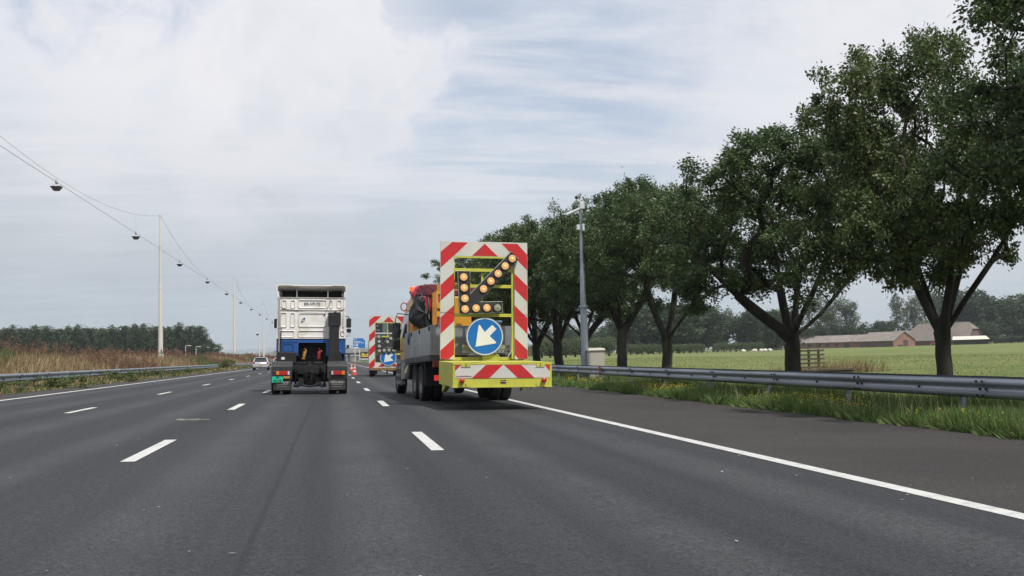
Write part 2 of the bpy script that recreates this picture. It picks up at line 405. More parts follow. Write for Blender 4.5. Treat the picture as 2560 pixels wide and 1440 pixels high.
M_sage = mat('dull_green_weeds', (0, 0, 0), .8, cols=[(.045, .075, .025), (.085, .120, .040), (.15, .175, .07)], vscale=.6, transl=.2, spec=.2)
M_flower = mat('yellow_petals', (.72, .56, .02), .7, var=.2, vscale=5)
hv = lambda x, y: .55+.75*patch(x, y, .9)
# right verge, sheltering below the rail
V, F = blades(120000, (9.93, 11.4), (8, 120), zf(RPROF), .12, .36, .0065, .28, .9, .02, hfun=hv)
V2, F2 = blades(90000, (11.3, 14), (10, 140), zf(RPROF), .26, .68, .0075, .30, .9, .02, hfun=hv)
o = npmesh('verge_grass', np.vstack([V, V2]), np.vstack([F, F2+len(V)]), [M_grass]); tag(o, 'long green grass on the verge along the right steel rail', 'grass', kind='stuff')
n = 1500; fx = NR.uniform(10.0, 11.3, n*3); fy = 9*(70/9)**NR.random(n*3); keep = patch(fx*1.5, fy*.5, 1.3) > .62
fx = fx[keep][:n]; fy = fy[keep][:n]; n = len(fx); fz = zf(RPROF)(fx, fy)+NR.uniform(.16, .40, n); s_ = .010*(1+fy*.012)
D = np.array([[1, 0, 0], [0, 0, 1], [-1, 0, 0], [0, 0, -1]]); V = (np.stack([fx, fy, fz], 1)[:, None, :]+D[None]*s_[:, None, None]).reshape(-1, 3)
D2 = np.array([[1, 0, 0], [0, 1, 0], [-1, 0, 0], [0, -1, 0]]); Vb = (np.stack([fx, fy, fz], 1)[:, None, :]+D2[None]*s_[:, None, None]).reshape(-1, 3)
o = npmesh('yellow_wildflowers', np.vstack([V, Vb]), np.arange(8*n).reshape(-1, 4), [M_flower]); tag(o, 'small yellow wildflowers scattered through the verge grass below the rail', 'wildflowers', kind='stuff')
# pale seeding stalks standing over the grass
V, F = blades(1100, (10.1, 11.3), (8, 90), zf(RPROF), .35, .65, .0045, .28, .9, .015)
o = npmesh('seeding_stalks', V, F, [mat('pale_stalks', (.30, .31, .16), .8)]); tag(o, 'thin pale seeding stalks above the verge grass and rail', 'grass', kind='stuff')
# leafy weeds at the road edge of the right verge, in uneven clumps
def clumps(n, k, x0, x1, y0, y1, bz):
    cx_ = NR.uniform(x0, x1, k); cy_ = y0*(y1/y0)**NR.random(k); r_ = NR.uniform(.06, .26, k); i = NR.integers(0, k, n); a = NR.uniform(0, 6.28, n); d = NR.random(n)**.6*r_[i]
    x = cx_[i]+np.cos(a)*d; y = cy_[i]+np.sin(a)*d*1.6; h = (r_[i]*1.0+.03)*NR.uniform(.4, 1.1, n)*(1.1-d/r_[i]*.6); w_ = .012*(1+.015*y)*NR.uniform(.6, 1.5, n); z = bz(x, y)
    t_ = NR.uniform(0, 6.28, n); V = np.empty((n, 3, 3)); V[:, 0] = np.stack([x-np.cos(t_)*w_, y-np.sin(t_)*w_, z+h*.1], 1); V[:, 1] = np.stack([x+np.cos(t_)*w_, y+np.sin(t_)*w_, z+h*.35], 1); V[:, 2] = np.stack([x+np.cos(a)*h*.9, y+np.sin(a)*h*.9, z+h], 1)
    return V.reshape(-1, 3), np.arange(3*n).reshape(-1, 3)
V, F = clumps(42000, 460, 9.86, 11.2, 8, 75, zf(RPROF))
V_, F_ = blades(14000, (9.90, 10.35), (8, 60), zf(RPROF), .04, .16, .016, .9, .9, .015); F = np.vstack([F, F_+len(V)]); V = np.vstack([V, V_])
o = npmesh('verge_weeds', V, F, [M_sage, M_grass], mi=NR.integers(0, 2, len(F))); tag(o, 'low leafy weeds creeping over the edge of the hard shoulder', 'weeds', kind='stuff')
# meadow edge: taller seeded grass behind the rail
def mz(x, y): return np.interp(x, [p[0] for p in RPROF], [p[1] for p in RPROF])-.02
M_mead = mat('meadow_blades', (0, 0, 0), .8, cols=[(.085, .125, .035), (.145, .178, .052), (.215, .232, .085), (.25, .25, .10)], vscale=.12, transl=.25, spec=.2)
V, F = blades(60000, (16, 70), (18, 200), mz, .04, .13, .010, .8, .7, .02)
o = npmesh('meadow_grass', V, F, [M_mead, M_straw], mi=(NR.random(len(F)) < .08).astype(int)); tag(o, 'tufts of seeding grass over the near part of the meadow', 'grass', kind='stuff')
# left bank
lz = zf(LPROF)
V, F = blades(26000, (-14.2, -11.15), (24, 300), lz, .08, .32, .014, .5, .8, .035, hfun=lambda x, y: .4+1.3*patch(x*.6, y*.25, 1.3)**2)
o = npmesh('median_grass', V, F, [M_sage, M_straw], mi=(NR.random(len(F)) < .42).astype(int)); tag(o, 'short green and straw coloured grass below the left steel rail', 'grass', kind='stuff')
n = 130000
hm = lambda x, y: (.40+.55*patch(x*.35, y*.12, 1.)+.45*patch(x*1.7+3, y*.8, 1.))
V, F = blades(n, (-23, -13.4), (36, 420), lz, .20, .92, .012, .30, .75, .030, hfun=hm)
cx = V[::3, 0]; cy = V[::3, 1]; q = patch(cx*.30, cy*.11, 1.)+NR.normal(0, .16, len(cx))
mi = np.where(q > .53, 1, 0); q2 = patch(cx*.25+9, cy*.07+4, 1.)+NR.normal(0, .08, len(cx)); mi = np.where(q2 > .84, 2, mi)
o = npmesh('bank_weeds', V, F, [M_straw, M_dock, M_sage], mi=mi); tag(o, 'tall dry straw grass covering the bank behind the left rail', 'weeds', kind='stuff')
# seed heads of docks: small clots of tiny faces on stalks
n = 2600; x = NR.uniform(-22, -14.5, n); y = 38*(380/38)**(NR.random(n)**.8); k = patch(x*.30, y*.11, 1.) > .48; x = x[k]; y = y[k]; n = len(x)
z = lz(x, y)+NR.uniform(.75, 1.25, n)*hm(x, y); m_ = 16
P = np.repeat(np.stack([x, y, z], 1), m_, 0)+NR.normal(0, 1, (n*m_, 3))*np.array([.07, .07, .17])
wd = (.022*(1+.012*np.repeat(y, m_)))[:, None]
V = np.stack([P-wd*[1, .3, 0], P+wd*[1, .3, .2], P+wd*[0, 0, 1.7]], 1).reshape(-1, 3)
o = npmesh('dock_seed_heads', V, np.arange(len(V)).reshape(-1, 3), [M_dock]); tag(o, 'reddish brown dock seed heads standing above the dry bank', 'weeds', kind='stuff')

# ------------------------------------------------------------------ trees
M_bark = mat('ridged_bark', (.026, .023, .019), .95, var=.5, vscale=5, dirt=(.048, .050, .034), dscale=1.6, bump=1., bscale=16, stretch=(1, 1, .3))
M_ash = mat('ash_leaves', (0, 0, 0), .5, cols=[(.022, .046, .016), (.043, .084, .026), (.075, .124, .037), (.14, .185, .068)], vscale=.55, transl=.28, spec=.45)
M_ashr = mat('turning_ash_leaves', (0, 0, 0), .5, cols=[(.026, .055, .017), (.056, .098, .028), (.090, .135, .038), (.155, .160, .052)], vscale=.5, transl=.28, spec=.45)
M_far = mat('far_leaves', (0, 0, 0), .7, cols=[(.020, .042, .020), (.040, .070, .030), (.070, .105, .045)], vscale=.12, transl=.15, spec=.3)
M_willow = mat('willow_leaves', (0, 0, 0), .7, cols=[(.060, .095, .040), (.095, .135, .062), (.14, .175, .085)], vscale=.3, transl=.15, spec=.3)
M_pale = mat('pale_poplar_leaves', (0, 0, 0), .6, cols=[(.045, .070, .032), (.080, .110, .050), (.13, .16, .075)], vscale=.15, transl=.2, spec=.3)

def grow(seed, fork, height, lobes, nclus, trunk_r, mind, nlimb=5, spread=.55, limb_dirs=None, curve=.25):
    """skeleton: trunk to the fork, limbs, then a twig to every cluster centre. returns nodes, parents, cluster ids"""
    q = random.Random(seed)
    nodes = [Vector((0, 0, 0))]; par = [-1]
    def addchain(a, pts):
        for p in pts: nodes.append(p); par.append(a); a = len(nodes)-1
        return a
    lean = Vector((q.uniform(-.12, .12), q.uniform(-.12, .12), 0))
    a = addchain(0, [Vector((0, 0, fork*t))+lean*t*t+Vector((q.uniform(-.03, .03), q.uniform(-.03, .03), 0)) for t in (.06, .15, .3, .45, .6, .75, .9, 1)])
    cl = []
    tries = 0
    while len(cl) < nclus and tries < nclus*80:
        tries += 1
        c, rad = lobes[q.randrange(len(lobes))]
        d = Vector((q.gauss(0, 1), q.gauss(0, 1), q.gauss(0, 1))).normalized()*(q.random()**.36)
        p = Vector((c[0]+d.x*rad[0], c[1]+d.y*rad[1], c[2]+d.z*rad[2]))
        if all((p-o).length > mind for o in cl): cl.append(p)
    dirs = limb_dirs or [(2*math.pi*i/nlimb+q.uniform(-.4, .4), q.uniform(.25, 1.0)) for i in range(nlimb)]
    top = nodes[a].copy()
    for az, up in dirs:
        Ln = (height-fork)*spread*q.uniform(.85, 1.15); p = top.copy(); d = Vector((math.cos(az)*.9, math.sin(az)*.9, .35+up)).normalized()
        pts = []; st = 7
        for i in range(st):
            d = (d+Vector((q.uniform(-.2, .2), q.uniform(-.2, .2), q.uniform(-.05, .28)*(1 if up > .4 else .5)))*curve*2).normalized()
            p = p+d*Ln/st; pts.append(p.copy())
        addchain(a, pts)
    cl.sort(key=lambda p: (p-top).length)
    cid = []
    arr = np.array([n[:] for n in nodes])
    for p in cl:
        dd = np.linalg.norm(arr-np.array(p), axis=1); dt = np.linalg.norm(arr-np.array(top), axis=1)
        cost = dd+.25*dt; cost[:len(par) and 9] += 50
        cost[8] -= 50
        j = int(np.argmin(cost)); b = nodes[j]; v = p-b; k = max(1, int(v.length/.45)); pts = []
        bow = Vector((q.uniform(-1, 1), q.uniform(-1, 1), q.uniform(-.2, .9)))*v.length*.12
        for i in range(1, k+1):
            t = i/k; pts.append(b+v*t+bow*math.sin(math.pi*t)+Vector((q.uniform(-1, 1), q.uniform(-1, 1), q.uniform(-1, 1)))*.04*(i < k))
        e = addchain(j, pts); cid.append(e); arr = np.array([n[:] for n in nodes])
    cnt = [0.]*len(nodes)
    for e in cid: cnt[e] += 1
    for i in range(len(nodes)-1, 0, -1): cnt[par[i]] += cnt[i]
    tot = max(cnt[8], 1); rad = []
    for i in range(len(nodes)):
        f = max(cnt[i], .35)/tot; rr = trunk_r*.92*f**.47
        rad.append(max(rr, .009))
    zs = [n.z for n in nodes]
    for i in range(9):
        t = i/8; rad[i] = trunk_r*(1.0-.12*t)+trunk_r*.55*math.exp(-t*9)+(trunk_r*.12 if i == 8 else 0)
    return nodes, par, rad, cl
def wood_mesh(nodes, par, rad, name, ns=7, minr=0.0):
    mb = MB(); ch = {}
    for i, p in enumerate(par):
        if p >= 0: ch.setdefault(p, []).append(i)
    starts = [(0, None)]; mb_add = mb.tube
    stack = [(0, [0])]
    # follow the thickest child as a continuous tube, others begin new tubes
    while stack:
        i, path = stack.pop()
        while i in ch:
            cs = sorted(ch[i], key=lambda c: -rad[c])
            for c in cs[1:]: stack.append((c, [i, c]))
            i = cs[0]; path.append(i)
        if rad[path[min(1, len(path)-1)]] < minr or len(path) < 2: continue
        rr = [rad[k] for k in path]
        if path[0] != 0: rr[0] = min(rr[0], rr[1]*1.35)
        mb.tube([nodes[k] for k in path], rr, ns if rr[0] > .05 else 4)
    return mb
def leaf_mesh(name, cl, per, spread, size, mats, seed, droop=.25, flat=.75, extra=None, inner=None, size_var=.4):
    g_ = np.random.default_rng(seed); C = np.array([c[:] for c in cl]); n = len(C)
    cnt = np.maximum(4, (per*g_.uniform(.55, 1.45, n))).astype(int); idx = np.repeat(np.arange(n), cnt); m = len(idx)
    sp = spread*g_.uniform(.7, 1.3, n)
    # leaves sit on small sprays within the cluster so the outline is ragged
    k = 9; spray = g_.normal(0, 1, (n, k, 3)); spray /= np.linalg.norm(spray, axis=2, keepdims=True); spray *= g_.uniform(.45, 1.15, (n, k, 1))
    sid = g_.integers(0, k, m); P = C[idx]+spray[idx, sid]*sp[idx][:, None]*np.array([1, 1, flat])
    P = P+g_.normal(0, 1, (m, 3))*sp[idx][:, None]*.27*np.array([1, 1, .8])
    d = g_.normal(0, 1, (m, 3)); d[:, 2] = d[:, 2]*.6-droop; d += (P-C[idx])/np.maximum(.05, sp[idx])[:, None]*.9
    d /= np.linalg.norm(d, axis=1, keepdims=True)
    u = g_.normal(0, 1, (m, 3)); u -= (u*d).sum(1, keepdims=True)*d; u /= np.linalg.norm(u, axis=1, keepdims=True)
    s_ = (size*g_.uniform(1-size_var, 1+size_var, m))[:, None]
    nrm = np.cross(d, u)
    V = np.stack([P, P+d*s_*.5+u*s_*.26+nrm*s_*.06, P+d*s_, P+d*s_*.5-u*s_*.26+nrm*s_*.06], 1).reshape(-1, 3)
    return V, np.arange(4*m).reshape(-1, 4), m
def make_ash(seed, leafmat, height=9.4, R_=4.3, nclus=280, per=330, lsize=.108, limb_dirs=None, fork=2.35, tr=.30, gaps=1.):
    q = random.Random(seed*3+1); zc = height*.665; rzv = height*.345
    lobes = [((0, 0, zc), (R_*.9, R_*.9, rzv))]*4
    for i in range(8):
        a = 2*math.pi*i/8+q.uniform(-.3, .3); rr = R_*q.uniform(.55, .8); zz = zc+rzv*q.uniform(-.65, .60)
        lobes.append(((math.cos(a)*rr, math.sin(a)*rr, zz), (R_*.38, R_*.38, rzv*.42)))
    lobes.append(((q.uniform(-.6, .6), q.uniform(-.6, .6), height-rzv*.38), (R_*.45, R_*.45, rzv*.36)))
    nodes, par, rad, cl = grow(seed, fork, height, lobes, nclus, tr, .38, limb_dirs=limb_dirs)
    root = empty('ash_tree')
    wood_mesh(nodes, par, rad, 'trunk').build('trunk', M_bark, root, smooth=60, fix=False)
    V, F, m = leaf_mesh('crown', cl, per, .36, lsize, None, seed)
    npmesh('crown', V, F, [leafmat], root)
    return root
row = [  # distance along the road, height scale, variant, spin, label
    (15.6, 1.06, 0, 2.1, 'big dark green ash tree cut off by the right edge of the photo'),
    (22.1, 1.02, 1, 0.0, 'tall ash tree with forked trunk and rusty leaf tips, standing nearest the barns'),
    (30.2, .97, 2, 0.0, 'ash tree with wide open fork in front of the slatted wooden gate'),
    (45.3, 1.10, 3, 0.6, 'ash tree with trunk forking low, second tree left of the wooden gate'),
    (52.6, 1.20, 0, 3.9, 'tallest looking ash tree just right of the camera mast and cabinet'),
    (60.8, 1.20, 2, 2.4, 'ash tree standing directly behind the camera mast'),
    (64.5, 1.17, 3, 4.2, 'ash tree first to the left of the camera mast, thick leaning limb'),
    (71.7, 1.22, 1, 1.3, 'ash tree second to the left of the camera mast'),
    (79.0, 1.30, 0, 5.2, 'ash tree whose crown top shows just right of the striped arrow board'),
    (86.5, 1.22, 2, 0.7, 'ash tree partly hidden by the right edge of the striped arrow board'),
    (95.5, 1.24, 3, 2.0, 'farthest ash tree, its crown seen through the upper left of the arrow board frame')]
protos = [make_ash(21, M_ash, limb_dirs=[(.4, .8), (1.9, .6), (3.1, .25), (4.4, .7), (5.4, 1.4)]),
          make_ash(34, M_ashr, height=9.6, nclus=360, per=330, limb_dirs=[(3.0, .9), (2.4, 1.7), (.2, 1.5), (-.5, .55), (4.6, .8), (1.4, .7)], fork=2.0, tr=.27),
          make_ash(47, M_ash, R_=4.7, nclus=300, per=330, limb_dirs=[(3.0, .35), (2.2, 1.6), (.9, 1.5), (0.0, .22), (4.8, .7)], fork=2.2, tr=.30),
          make_ash(58, M_ash, R_=4.6, height=9.2, nclus=250, per=330, limb_dirs=[(3.3, .5), (.1, .8), (1.5, 1.2), (4.6, .4)], fork=2.0, tr=.29)]
used = set(); row_extra = []
for (y, s_, v, sp, lab) in row:
    t = protos[v] if v not in used else copy_tree(protos[v]); used.add(v)
    x = 15.9 if 40 < y < 62 else 15.0+rng.uniform(-.15, .15) if y > 31 else 15.0
    t.location = (x, y, prof_z(RPROF, x)-.03); t.rotation_euler = (0, 0, sp); k2 = .82 if y < 20 else .77 if y < 25 else .99 if y < 31 else .86 if y < 62 else .98; t.scale = (s_*k2, s_*k2, s_)
    tag(t, lab, 'tree', 'ash trees in the roadside row')

# far trees
def make_far(kind, seed):
    q = random.Random(seed)
    if kind == 'poplar':
        H = 20; lobes = [((q.uniform(-.6, .6), q.uniform(-.6, .6), H*(.16+.14*i)), (3.4-.25*abs(i-2), 3.4-.25*abs(i-2), 2.6)) for i in range(5)]+[((0, 0, H*.86), (2.1, 2.1, 2.8))]
        nodes, par, rad, cl = grow(seed, 2.0, H, lobes, 120, .35, .9, nlimb=4, spread=.8, curve=.1); per, sp, ls, mt = 52, 1.05, .62, M_far
    elif kind == 'round':
        H = 16; lobes = [((0, 0, 8.8), (5.4, 5.4, 6.2))]+[((math.cos(a)*4.2, math.sin(a)*4.2, q.uniform(4, 12)), (2.9, 2.9, 2.9)) for a in (.3, 1.3, 2.3, 3.3, 4.3, 5.4)]
        nodes, par, rad, cl = grow(seed, 2.2, H, lobes, 150, .42, 1.0, nlimb=6, spread=.6); per, sp, ls, mt = 60, 1.25, .66, M_far
    elif kind == 'pale':
        H = 20; lobes = [((q.uniform(-2.5, 2.5), q.uniform(-2.5, 2.5), z_), (3.2, 3.2, 2.4)) for z_ in (5.5, 8, 10.5, 12, 14, 16, 17.5)]
        nodes, par, rad, cl = grow(seed, 3.5, H, lobes, 105, .36, 1.0, nlimb=6, spread=.75); per, sp, ls, mt = 44, 1.1, .55, M_pale
    else:
        H = 4.2; lobes = [((0, 0, 2.4), (2.1, 2.1, 1.7))]
        nodes, par, rad, cl = grow(seed, 1.2, H, lobes, 60, .28, .5, nlimb=7, spread=.6); per, sp, ls, mt = 60, .5, .30, M_willow
    nm = {'poplar': 'poplar_tree', 'round': 'broadleaf_tree', 'pale': 'poplar_tree', 'willow': 'pollard_willow'}[kind]
    root = empty(nm)
    wood_mesh(nodes, par, rad, 'trunk', 5, .05).build('trunk', M_bark, root, smooth=60, fix=False)
    V, F, m = leaf_mesh('crown', cl, per, sp, ls, None, seed, flat=.9)
    npmesh('crown', V, F, [mt], root)
    return root
FP = {k: [make_far(k, 100+11*i+len(k)) for i in range(c)] for k, c in (('poplar', 3), ('round', 3), ('pale', 2), ('willow', 2))}
FH = {'poplar': 20., 'round': 16., 'pale': 20., 'willow': 4.2}
fused = {k: 0 for k in FP}
def far_tree(kind, px, top, y, wide=1., label=None, group=None, gz=-.3):
    """tree whose crown top stands `top` px high in the 2560 px photograph, at distance y"""
    p = atY(px, top, y); i = fused[kind]; fused[kind] += 1; P = FP[kind]
    t = P[i] if i < len(P) else copy_tree(P[i % len(P)])
    s_ = max(.1, (p.z-gz)/FH[kind]); t.location = (p.x, p.y, gz); t.rotation_euler = (0, 0, rng.random()*6.28); w_ = s_*wide*(1.3 if kind != 'willow' else 1.0); t.scale = (w_, w_, s_)
    tag(t, label, 'tree', group); return t
# poplar plantation on the left
pop = 'poplar wood behind the dry bank'
for k in range(20):
    x = 503-k*27.5+rng.uniform(-4, 4); top = 812+rng.uniform(-6, 8)+(6 if k > 14 else 0)
    far_tree('poplar', x, top, 470+rng.uniform(-12, 12), .92, 'dark green poplar in the long close wood behind the dry bank', pop)
for k in range(22):
    x = 490-k*25+rng.uniform(-5, 5)
    far_tree('poplar', x, 824+rng.uniform(-4, 5), 505, .95, 'dark green poplar in the long close wood behind the dry bank', pop)
far_tree('round', 522, 852, 520, .9, 'small bushy tree at the right end of the poplar wood')
far_tree('round', 500, 838, 500, .8, 'rounded tree against the last poplar of the wood')
for x, t_ in ((655, 880), (672, 884), (645, 884)):
    far_tree('round', x, t_, 900, 1.8, nth('of the grey green trees behind the overpass railing'), 'far trees behind the overpass')
# right: wood, pale trees and willows
for x, t_, y in ((1380, 800, 520), (1430, 812, 540), (1490, 818, 560), (1540, 800, 520), (1590, 762, 430), (1622, 745, 420), (1655, 750, 425), (1690, 742, 420), (1722, 752, 420), (1752, 770, 430), (1780, 800, 450)):
    far_tree('round', x, t_, y, 1.1, nth('of the dark broadleaf trees behind the willow row'), 'dark wood behind the willow row')
for x, t_, wd in ((1812, 772, .8), (1795, 800, .8)):
    far_tree('pale', x, t_, 500, wd, 'thin pale tree in the gap left of the dark clump' if x == 1812 else 'thinner pale tree beside the gap in the far trees')
for x, t_ in ((1862, 770), (1885, 764), (1910, 760), (1935, 766), (1958, 764)):
    far_tree('round', x, t_, 440, .8, nth('of the dark trees with bare stems by the field house'), 'dark clump with bare stems')
for x, t_, wd in ((2035, 745, .75), (2062, 738, .8), (2095, 742, .8), (2125, 752, .7)):
    far_tree('pale', x, t_, 480, wd, nth('of the pale airy poplars standing behind the long low barn'), 'pale poplars behind the long barn')
for x, t_ in ((2020, 812), (2045, 806), (2078, 810), (2108, 804), (2135, 812)):
    far_tree('round', x, t_, 465, .8, nth('of the low dark trees right behind the long low barn'), 'dark trees behind the long barn')
far_tree('round', 2168, 802, 470, .62, 'small dark tree alone between the barns and the sky gap')
far_tree('round', 2212, 792, 470, .66, 'dark rounded tree just left of the farmhouse roof')
for x, t_, wd in ((2245, 735, .6), (2275, 742, .6), (2300, 728, .65), (2338, 738, .6)):
    far_tree('pale', x, t_, 500, wd, nth('of the tall pale trees rising behind the farmhouse'), 'pale trees behind the farmhouse')
for x, t_ in ((2405, 705), (2440, 722), (2480, 735), (2520, 742), (2560, 730), (2600, 715), (2430, 800), (2465, 800)):
    far_tree('round', x, t_, 500 if t_ < 790 else 470, .95, nth('of the dark trees right of the farmhouse'), 'dark wood right of the farmhouse')
for x in range(2475, 2600, 17):
    far_tree('round', x, 838+rng.uniform(-6, 4), 440, 1.5, nth('of the dark bushes under the wood on the right'), 'bushes at the foot of the right wood')
for k in range(9):
    far_tree('willow', 1352+k*21+rng.uniform(-3, 3), 842+rng.uniform(-4, 3)+k*.2, 300, .75, nth('of the tall pollard willows behind the camera mast'), 'tall willows behind the camera mast')
for k in range(14):
    x = 1560+k*15+rng.uniform(-1.5, 1.5)
    if 1755 < x: continue
    far_tree('willow', x, 860+rng.uniform(-2, 1), 330, .8, nth('of the low pollard willows in the long row across the meadow'), 'low willows across the meadow')
for k in range(8):
    x = 1794+k*15+rng.uniform(-1.5, 1.5)
    far_tree('willow', x, 856+rng.uniform(-2, 2), 345, .85, nth('of the low willows in the short row by the fork tree'), 'low willows left of the wide fork tree')
# more distant tree line so the plain does not end bare
n_ = 0
for x in range(700, 1360, 26):
    far_tree('round', x+rng.uniform(-6, 6), 872-rng.uniform(0, 5)-.018*(x-700), 760+rng.uniform(0, 80), 1.2, 'grey green tree in the distant line under the overpass', 'distant tree line')

# ------------------------------------------------------------------ crash barriers
def rail(name, x, side, zt, y0, y1, label, post_step, post_to, back=None, grp=None, rise=0.):
    root = empty(name, (x, y0, 0))
    W = [(.005, 0), (.055, .018), (.085, .055), (.080, .095), (.022, .130), (.012, .175), (.022, .215), (.080, .245), (.088, .285), (.060, .325), (.005, .345)]
    def beam(nm, xo, sd, dz):
        mb = MB(); seg = 4.0; y = y0; k = 0
        while y < y1:
            b = min(y+seg+.30, y1); j = .004*(k % 2); zz = zt+rise*min(1, (y-14)/40)+dz-.345
            vs = []
            for yy in (y, b):
                vs += [(xo+sd*(a+j)-x, yy-y0, zz+z_) for a, z_ in W]
            n = len(W); mb.add(vs, [(i, i+1, i+n+1, i+n) for i in range(n-1)])
            if y < 120:
                for hy in (y+.06, y+.22, y+2.0):
                    for zz2 in (.052, .155, .290) if hy != y+2.0 else (.155,):
                        d = .092 if zz2 != .155 else .028
                        mb.cyl((xo+sd*(d-.02)-x, hy-y0, zz+zz2), (xo+sd*(d+.016)-x, hy-y0, zz+zz2), .021, n=8, m=1)
            y += seg; k += 1
        return mb.build(nm, [M_steel, M_dark], root, smooth=50, fix=False)
    beam('beam', x, side, 0)
    if back: beam('beam', x-side*back, -side, .015)
    k = 0; y = y0+1.0
    while y < post_to:
        g_ = (prof_z(RPROF, x) if x > 0 else prof_z(LPROF, x))-.05
        mb = MB(); mb.box(-.05, .05, -.03, .03, 0, zt-.04-g_)
        mb.box(-.045, .045, -.045, -.03, 0, zt-.04-g_)
        p = mb.build('post', M_steel, root) if k == 0 else None
        if k == 0: first = p
        else: p = first.copy(); COL.objects.link(p); p.parent = root
        p.location = (-side*(back or .14)*.5 if back else -side*.06, y-y0, g_); y += post_step; k += 1
    return root
rr = rail('guardrail', 11.0, -1, .565, 3.0, 420, None, 4.0, 190, back=.36, rise=.03)
tag(rr, 'galvanised double sided steel guardrail along the green right verge', 'guardrail')
mb = MB(); mb.box(10.890, 10.90, 39.2, 39.42, .30, .60); o = mb.build('reflector', mat('faded_red_plate', (.40, .03, .04), .5), rr); o.matrix_parent_inverse = Matrix.Translation((-11.0, -3, 0))
l1 = rail('guardrail', -12.8, 1, .965, 20.0, 117, None, 4.0, 117)
tag(l1, 'nearer stretch of grey steel guardrail at the foot of the dry bank', 'guardrail', 'guardrails along the dry bank')
l2 = rail('guardrail', -12.8, 1, .965, 134.0, 700, None, 4.0, 300)
tag(l2, 'farther stretch of steel guardrail, beginning right of the gap with the bush', 'guardrail', 'guardrails along the dry bank')
# bush growing in the gap
c = atY(572, 915, 126); cl = [Vector((rng.gauss(0, .5), rng.gauss(0, .5), .25+rng.random()*.9)) for _ in range(26)]
t = empty('roadside_bush', (-12.9, 126, .25))
V, F, _ = leaf_mesh('b', cl, 60, .22, .13, None, 5); npmesh('crown', V, F, [M_sage], t)
mb = MB()
for _ in range(9): mb.tube([(0, 0, 0), (rng.gauss(0, .2), rng.gauss(0, .2), .5), (rng.gauss(0, .45), rng.gauss(0, .45), 1.1)], [.03, .02, .01], 5)
mb.build('stems', M_bark, t); tag(t, 'small green bush growing in the gap of the left guardrail', 'bush')
for (x_, y_, s_) in ((-11.9, 46, .8), (-11.8, 58, .9), (-12.2, 39, .7), (-12.0, 72, .8), (-12.1, 88, .7)):
    t2 = copy_tree(t); t2.location = (x_, y_, .2); t2.scale = (s_*1.3, s_*1.3, s_*.6); t2.rotation_euler.z = y_
    tag(t2, {46: 'round green weed clump below the left guardrail, second from the near end', 58: 'green weed clump below the left guardrail, near the middle of its near stretch', 39: 'nearest low green weed clump below the left guardrail', 72: 'small green weed clump below the left guardrail under the tall light mast side', 88: 'farthest small weed clump before the gap in the left guardrail'}[y_], 'weed clump', 'weed clumps below the left guardrail')

# ------------------------------------------------------------------ catenary lighting
M_mast = mat('cream_mast_paint', (.60, .58, .52), .5, var=.06, vscale=1, dirt=(.42, .38, .30), dscale=.6, stretch=(1, 1, .15))
M_wire = mat('wire', (.20, .21, .24), .6, metal=.5)
M_lumi = mat('luminaire_housing', (.40, .42, .46), .45, metal=.3, var=.1)
M_lumd = mat('luminaire_bowl', (.10, .10, .115), .25, coat=.3)
MX = -18.0; MYs = [28.5, 110.6, 192.6, 274.6, 356.6]; TOPZ = 17.35
def mast():
    t = empty('light_mast'); gz = 1.2
    mb = MB(); P = [(.30, 0), (.30, .9)]
    mb.lathe([(.31, -.2), (.31, 1.0), (.27, 1.08)], (0, 0, 0), n=20); mb.build('base_sleeve', M_mast, t, smooth=40)
    mb = MB(); mb.lathe([(.262, 1.0), (.262, 1.16), (.25, 1.16)], (0, 0, 0), n=20); mb.build('green_band', mat('green_band', (.03, .22, .08), .5), t, smooth=40)
    mb = MB(); mb.lathe([(.25, 1.12), (.235, 3.6), (.255, 3.62), (.255, 3.72), (.205, 3.74), (.185, 8.1), (.205, 8.12), (.205, 8.22), (.155, 8.24), (.14, 12.7), (.17, 12.72), (.17, 12.84), (.10, 12.86), (.075, 16.15), (.0, 16.17)], (0, 0, 0), n=20)
    mb.build('pole', M_mast, t, smooth=40)
    mb = MB(); mb.box(-.12, .12, -.05, .05, 15.95, 16.02); mb.cyl((0, -.2, 12.4), (0, .2, 12.4), .03); mb.build('cable_clamp', M_wire, t)
    return t
m0 = None
labs = ['cream light mast standing left of the frame end of the catenary', 'tallest cream light mast with green band, rising in front of the poplar wood',
        'second cream light mast, between the poplar wood and the silver hatchback', 'third cream light mast, just behind the silver hatchback', 'farthest cream light mast, hidden mostly by the white tractor unit']
for i, y in enumerate(MYs[1:4]):
    t = m0 if False else (mast() if i == 0 else copy_tree(m0))
    if i == 0: m0 = t
    t.location = (MX, y, 1.2); tag(t, labs[i+1], 'light mast', 'light masts on the bank')
def lamp():
    t = empty('hanging_luminaire')
    mb = MB(); mb.hexa([(-.42, -.40, -.02), (.42, -.40, -.02), (.42, .40, -.02), (-.42, .40, -.02), (-.34, -.32, .10), (.34, -.32, .10), (.34, .32, .10), (-.34, .32, .10)])
    mb.build('housing', M_lumi, t, bevel=.015)
    mb = MB(); mb.hexa([(-.20, -.18, -.34), (.20, -.18, -.34), (.20, .18, -.34), (-.20, .18, -.34), (-.39, -.37, -.022), (.39, -.37, -.022), (.39, .37, -.022), (-.39, .37, -.022)])
    mb.build('bowl', M_lumd, t, bevel=.02)
    mb = MB()
    for y in (-.22, .22): mb.tube([(0, y, .10), (0, y, .55)], .018, 5)
    mb.box(-.05, .05, -.26, .26, .24, .30); mb.build('hanger', M_wire, t)
    return t
LY = [42.4+27.33*k for k in range(11)]
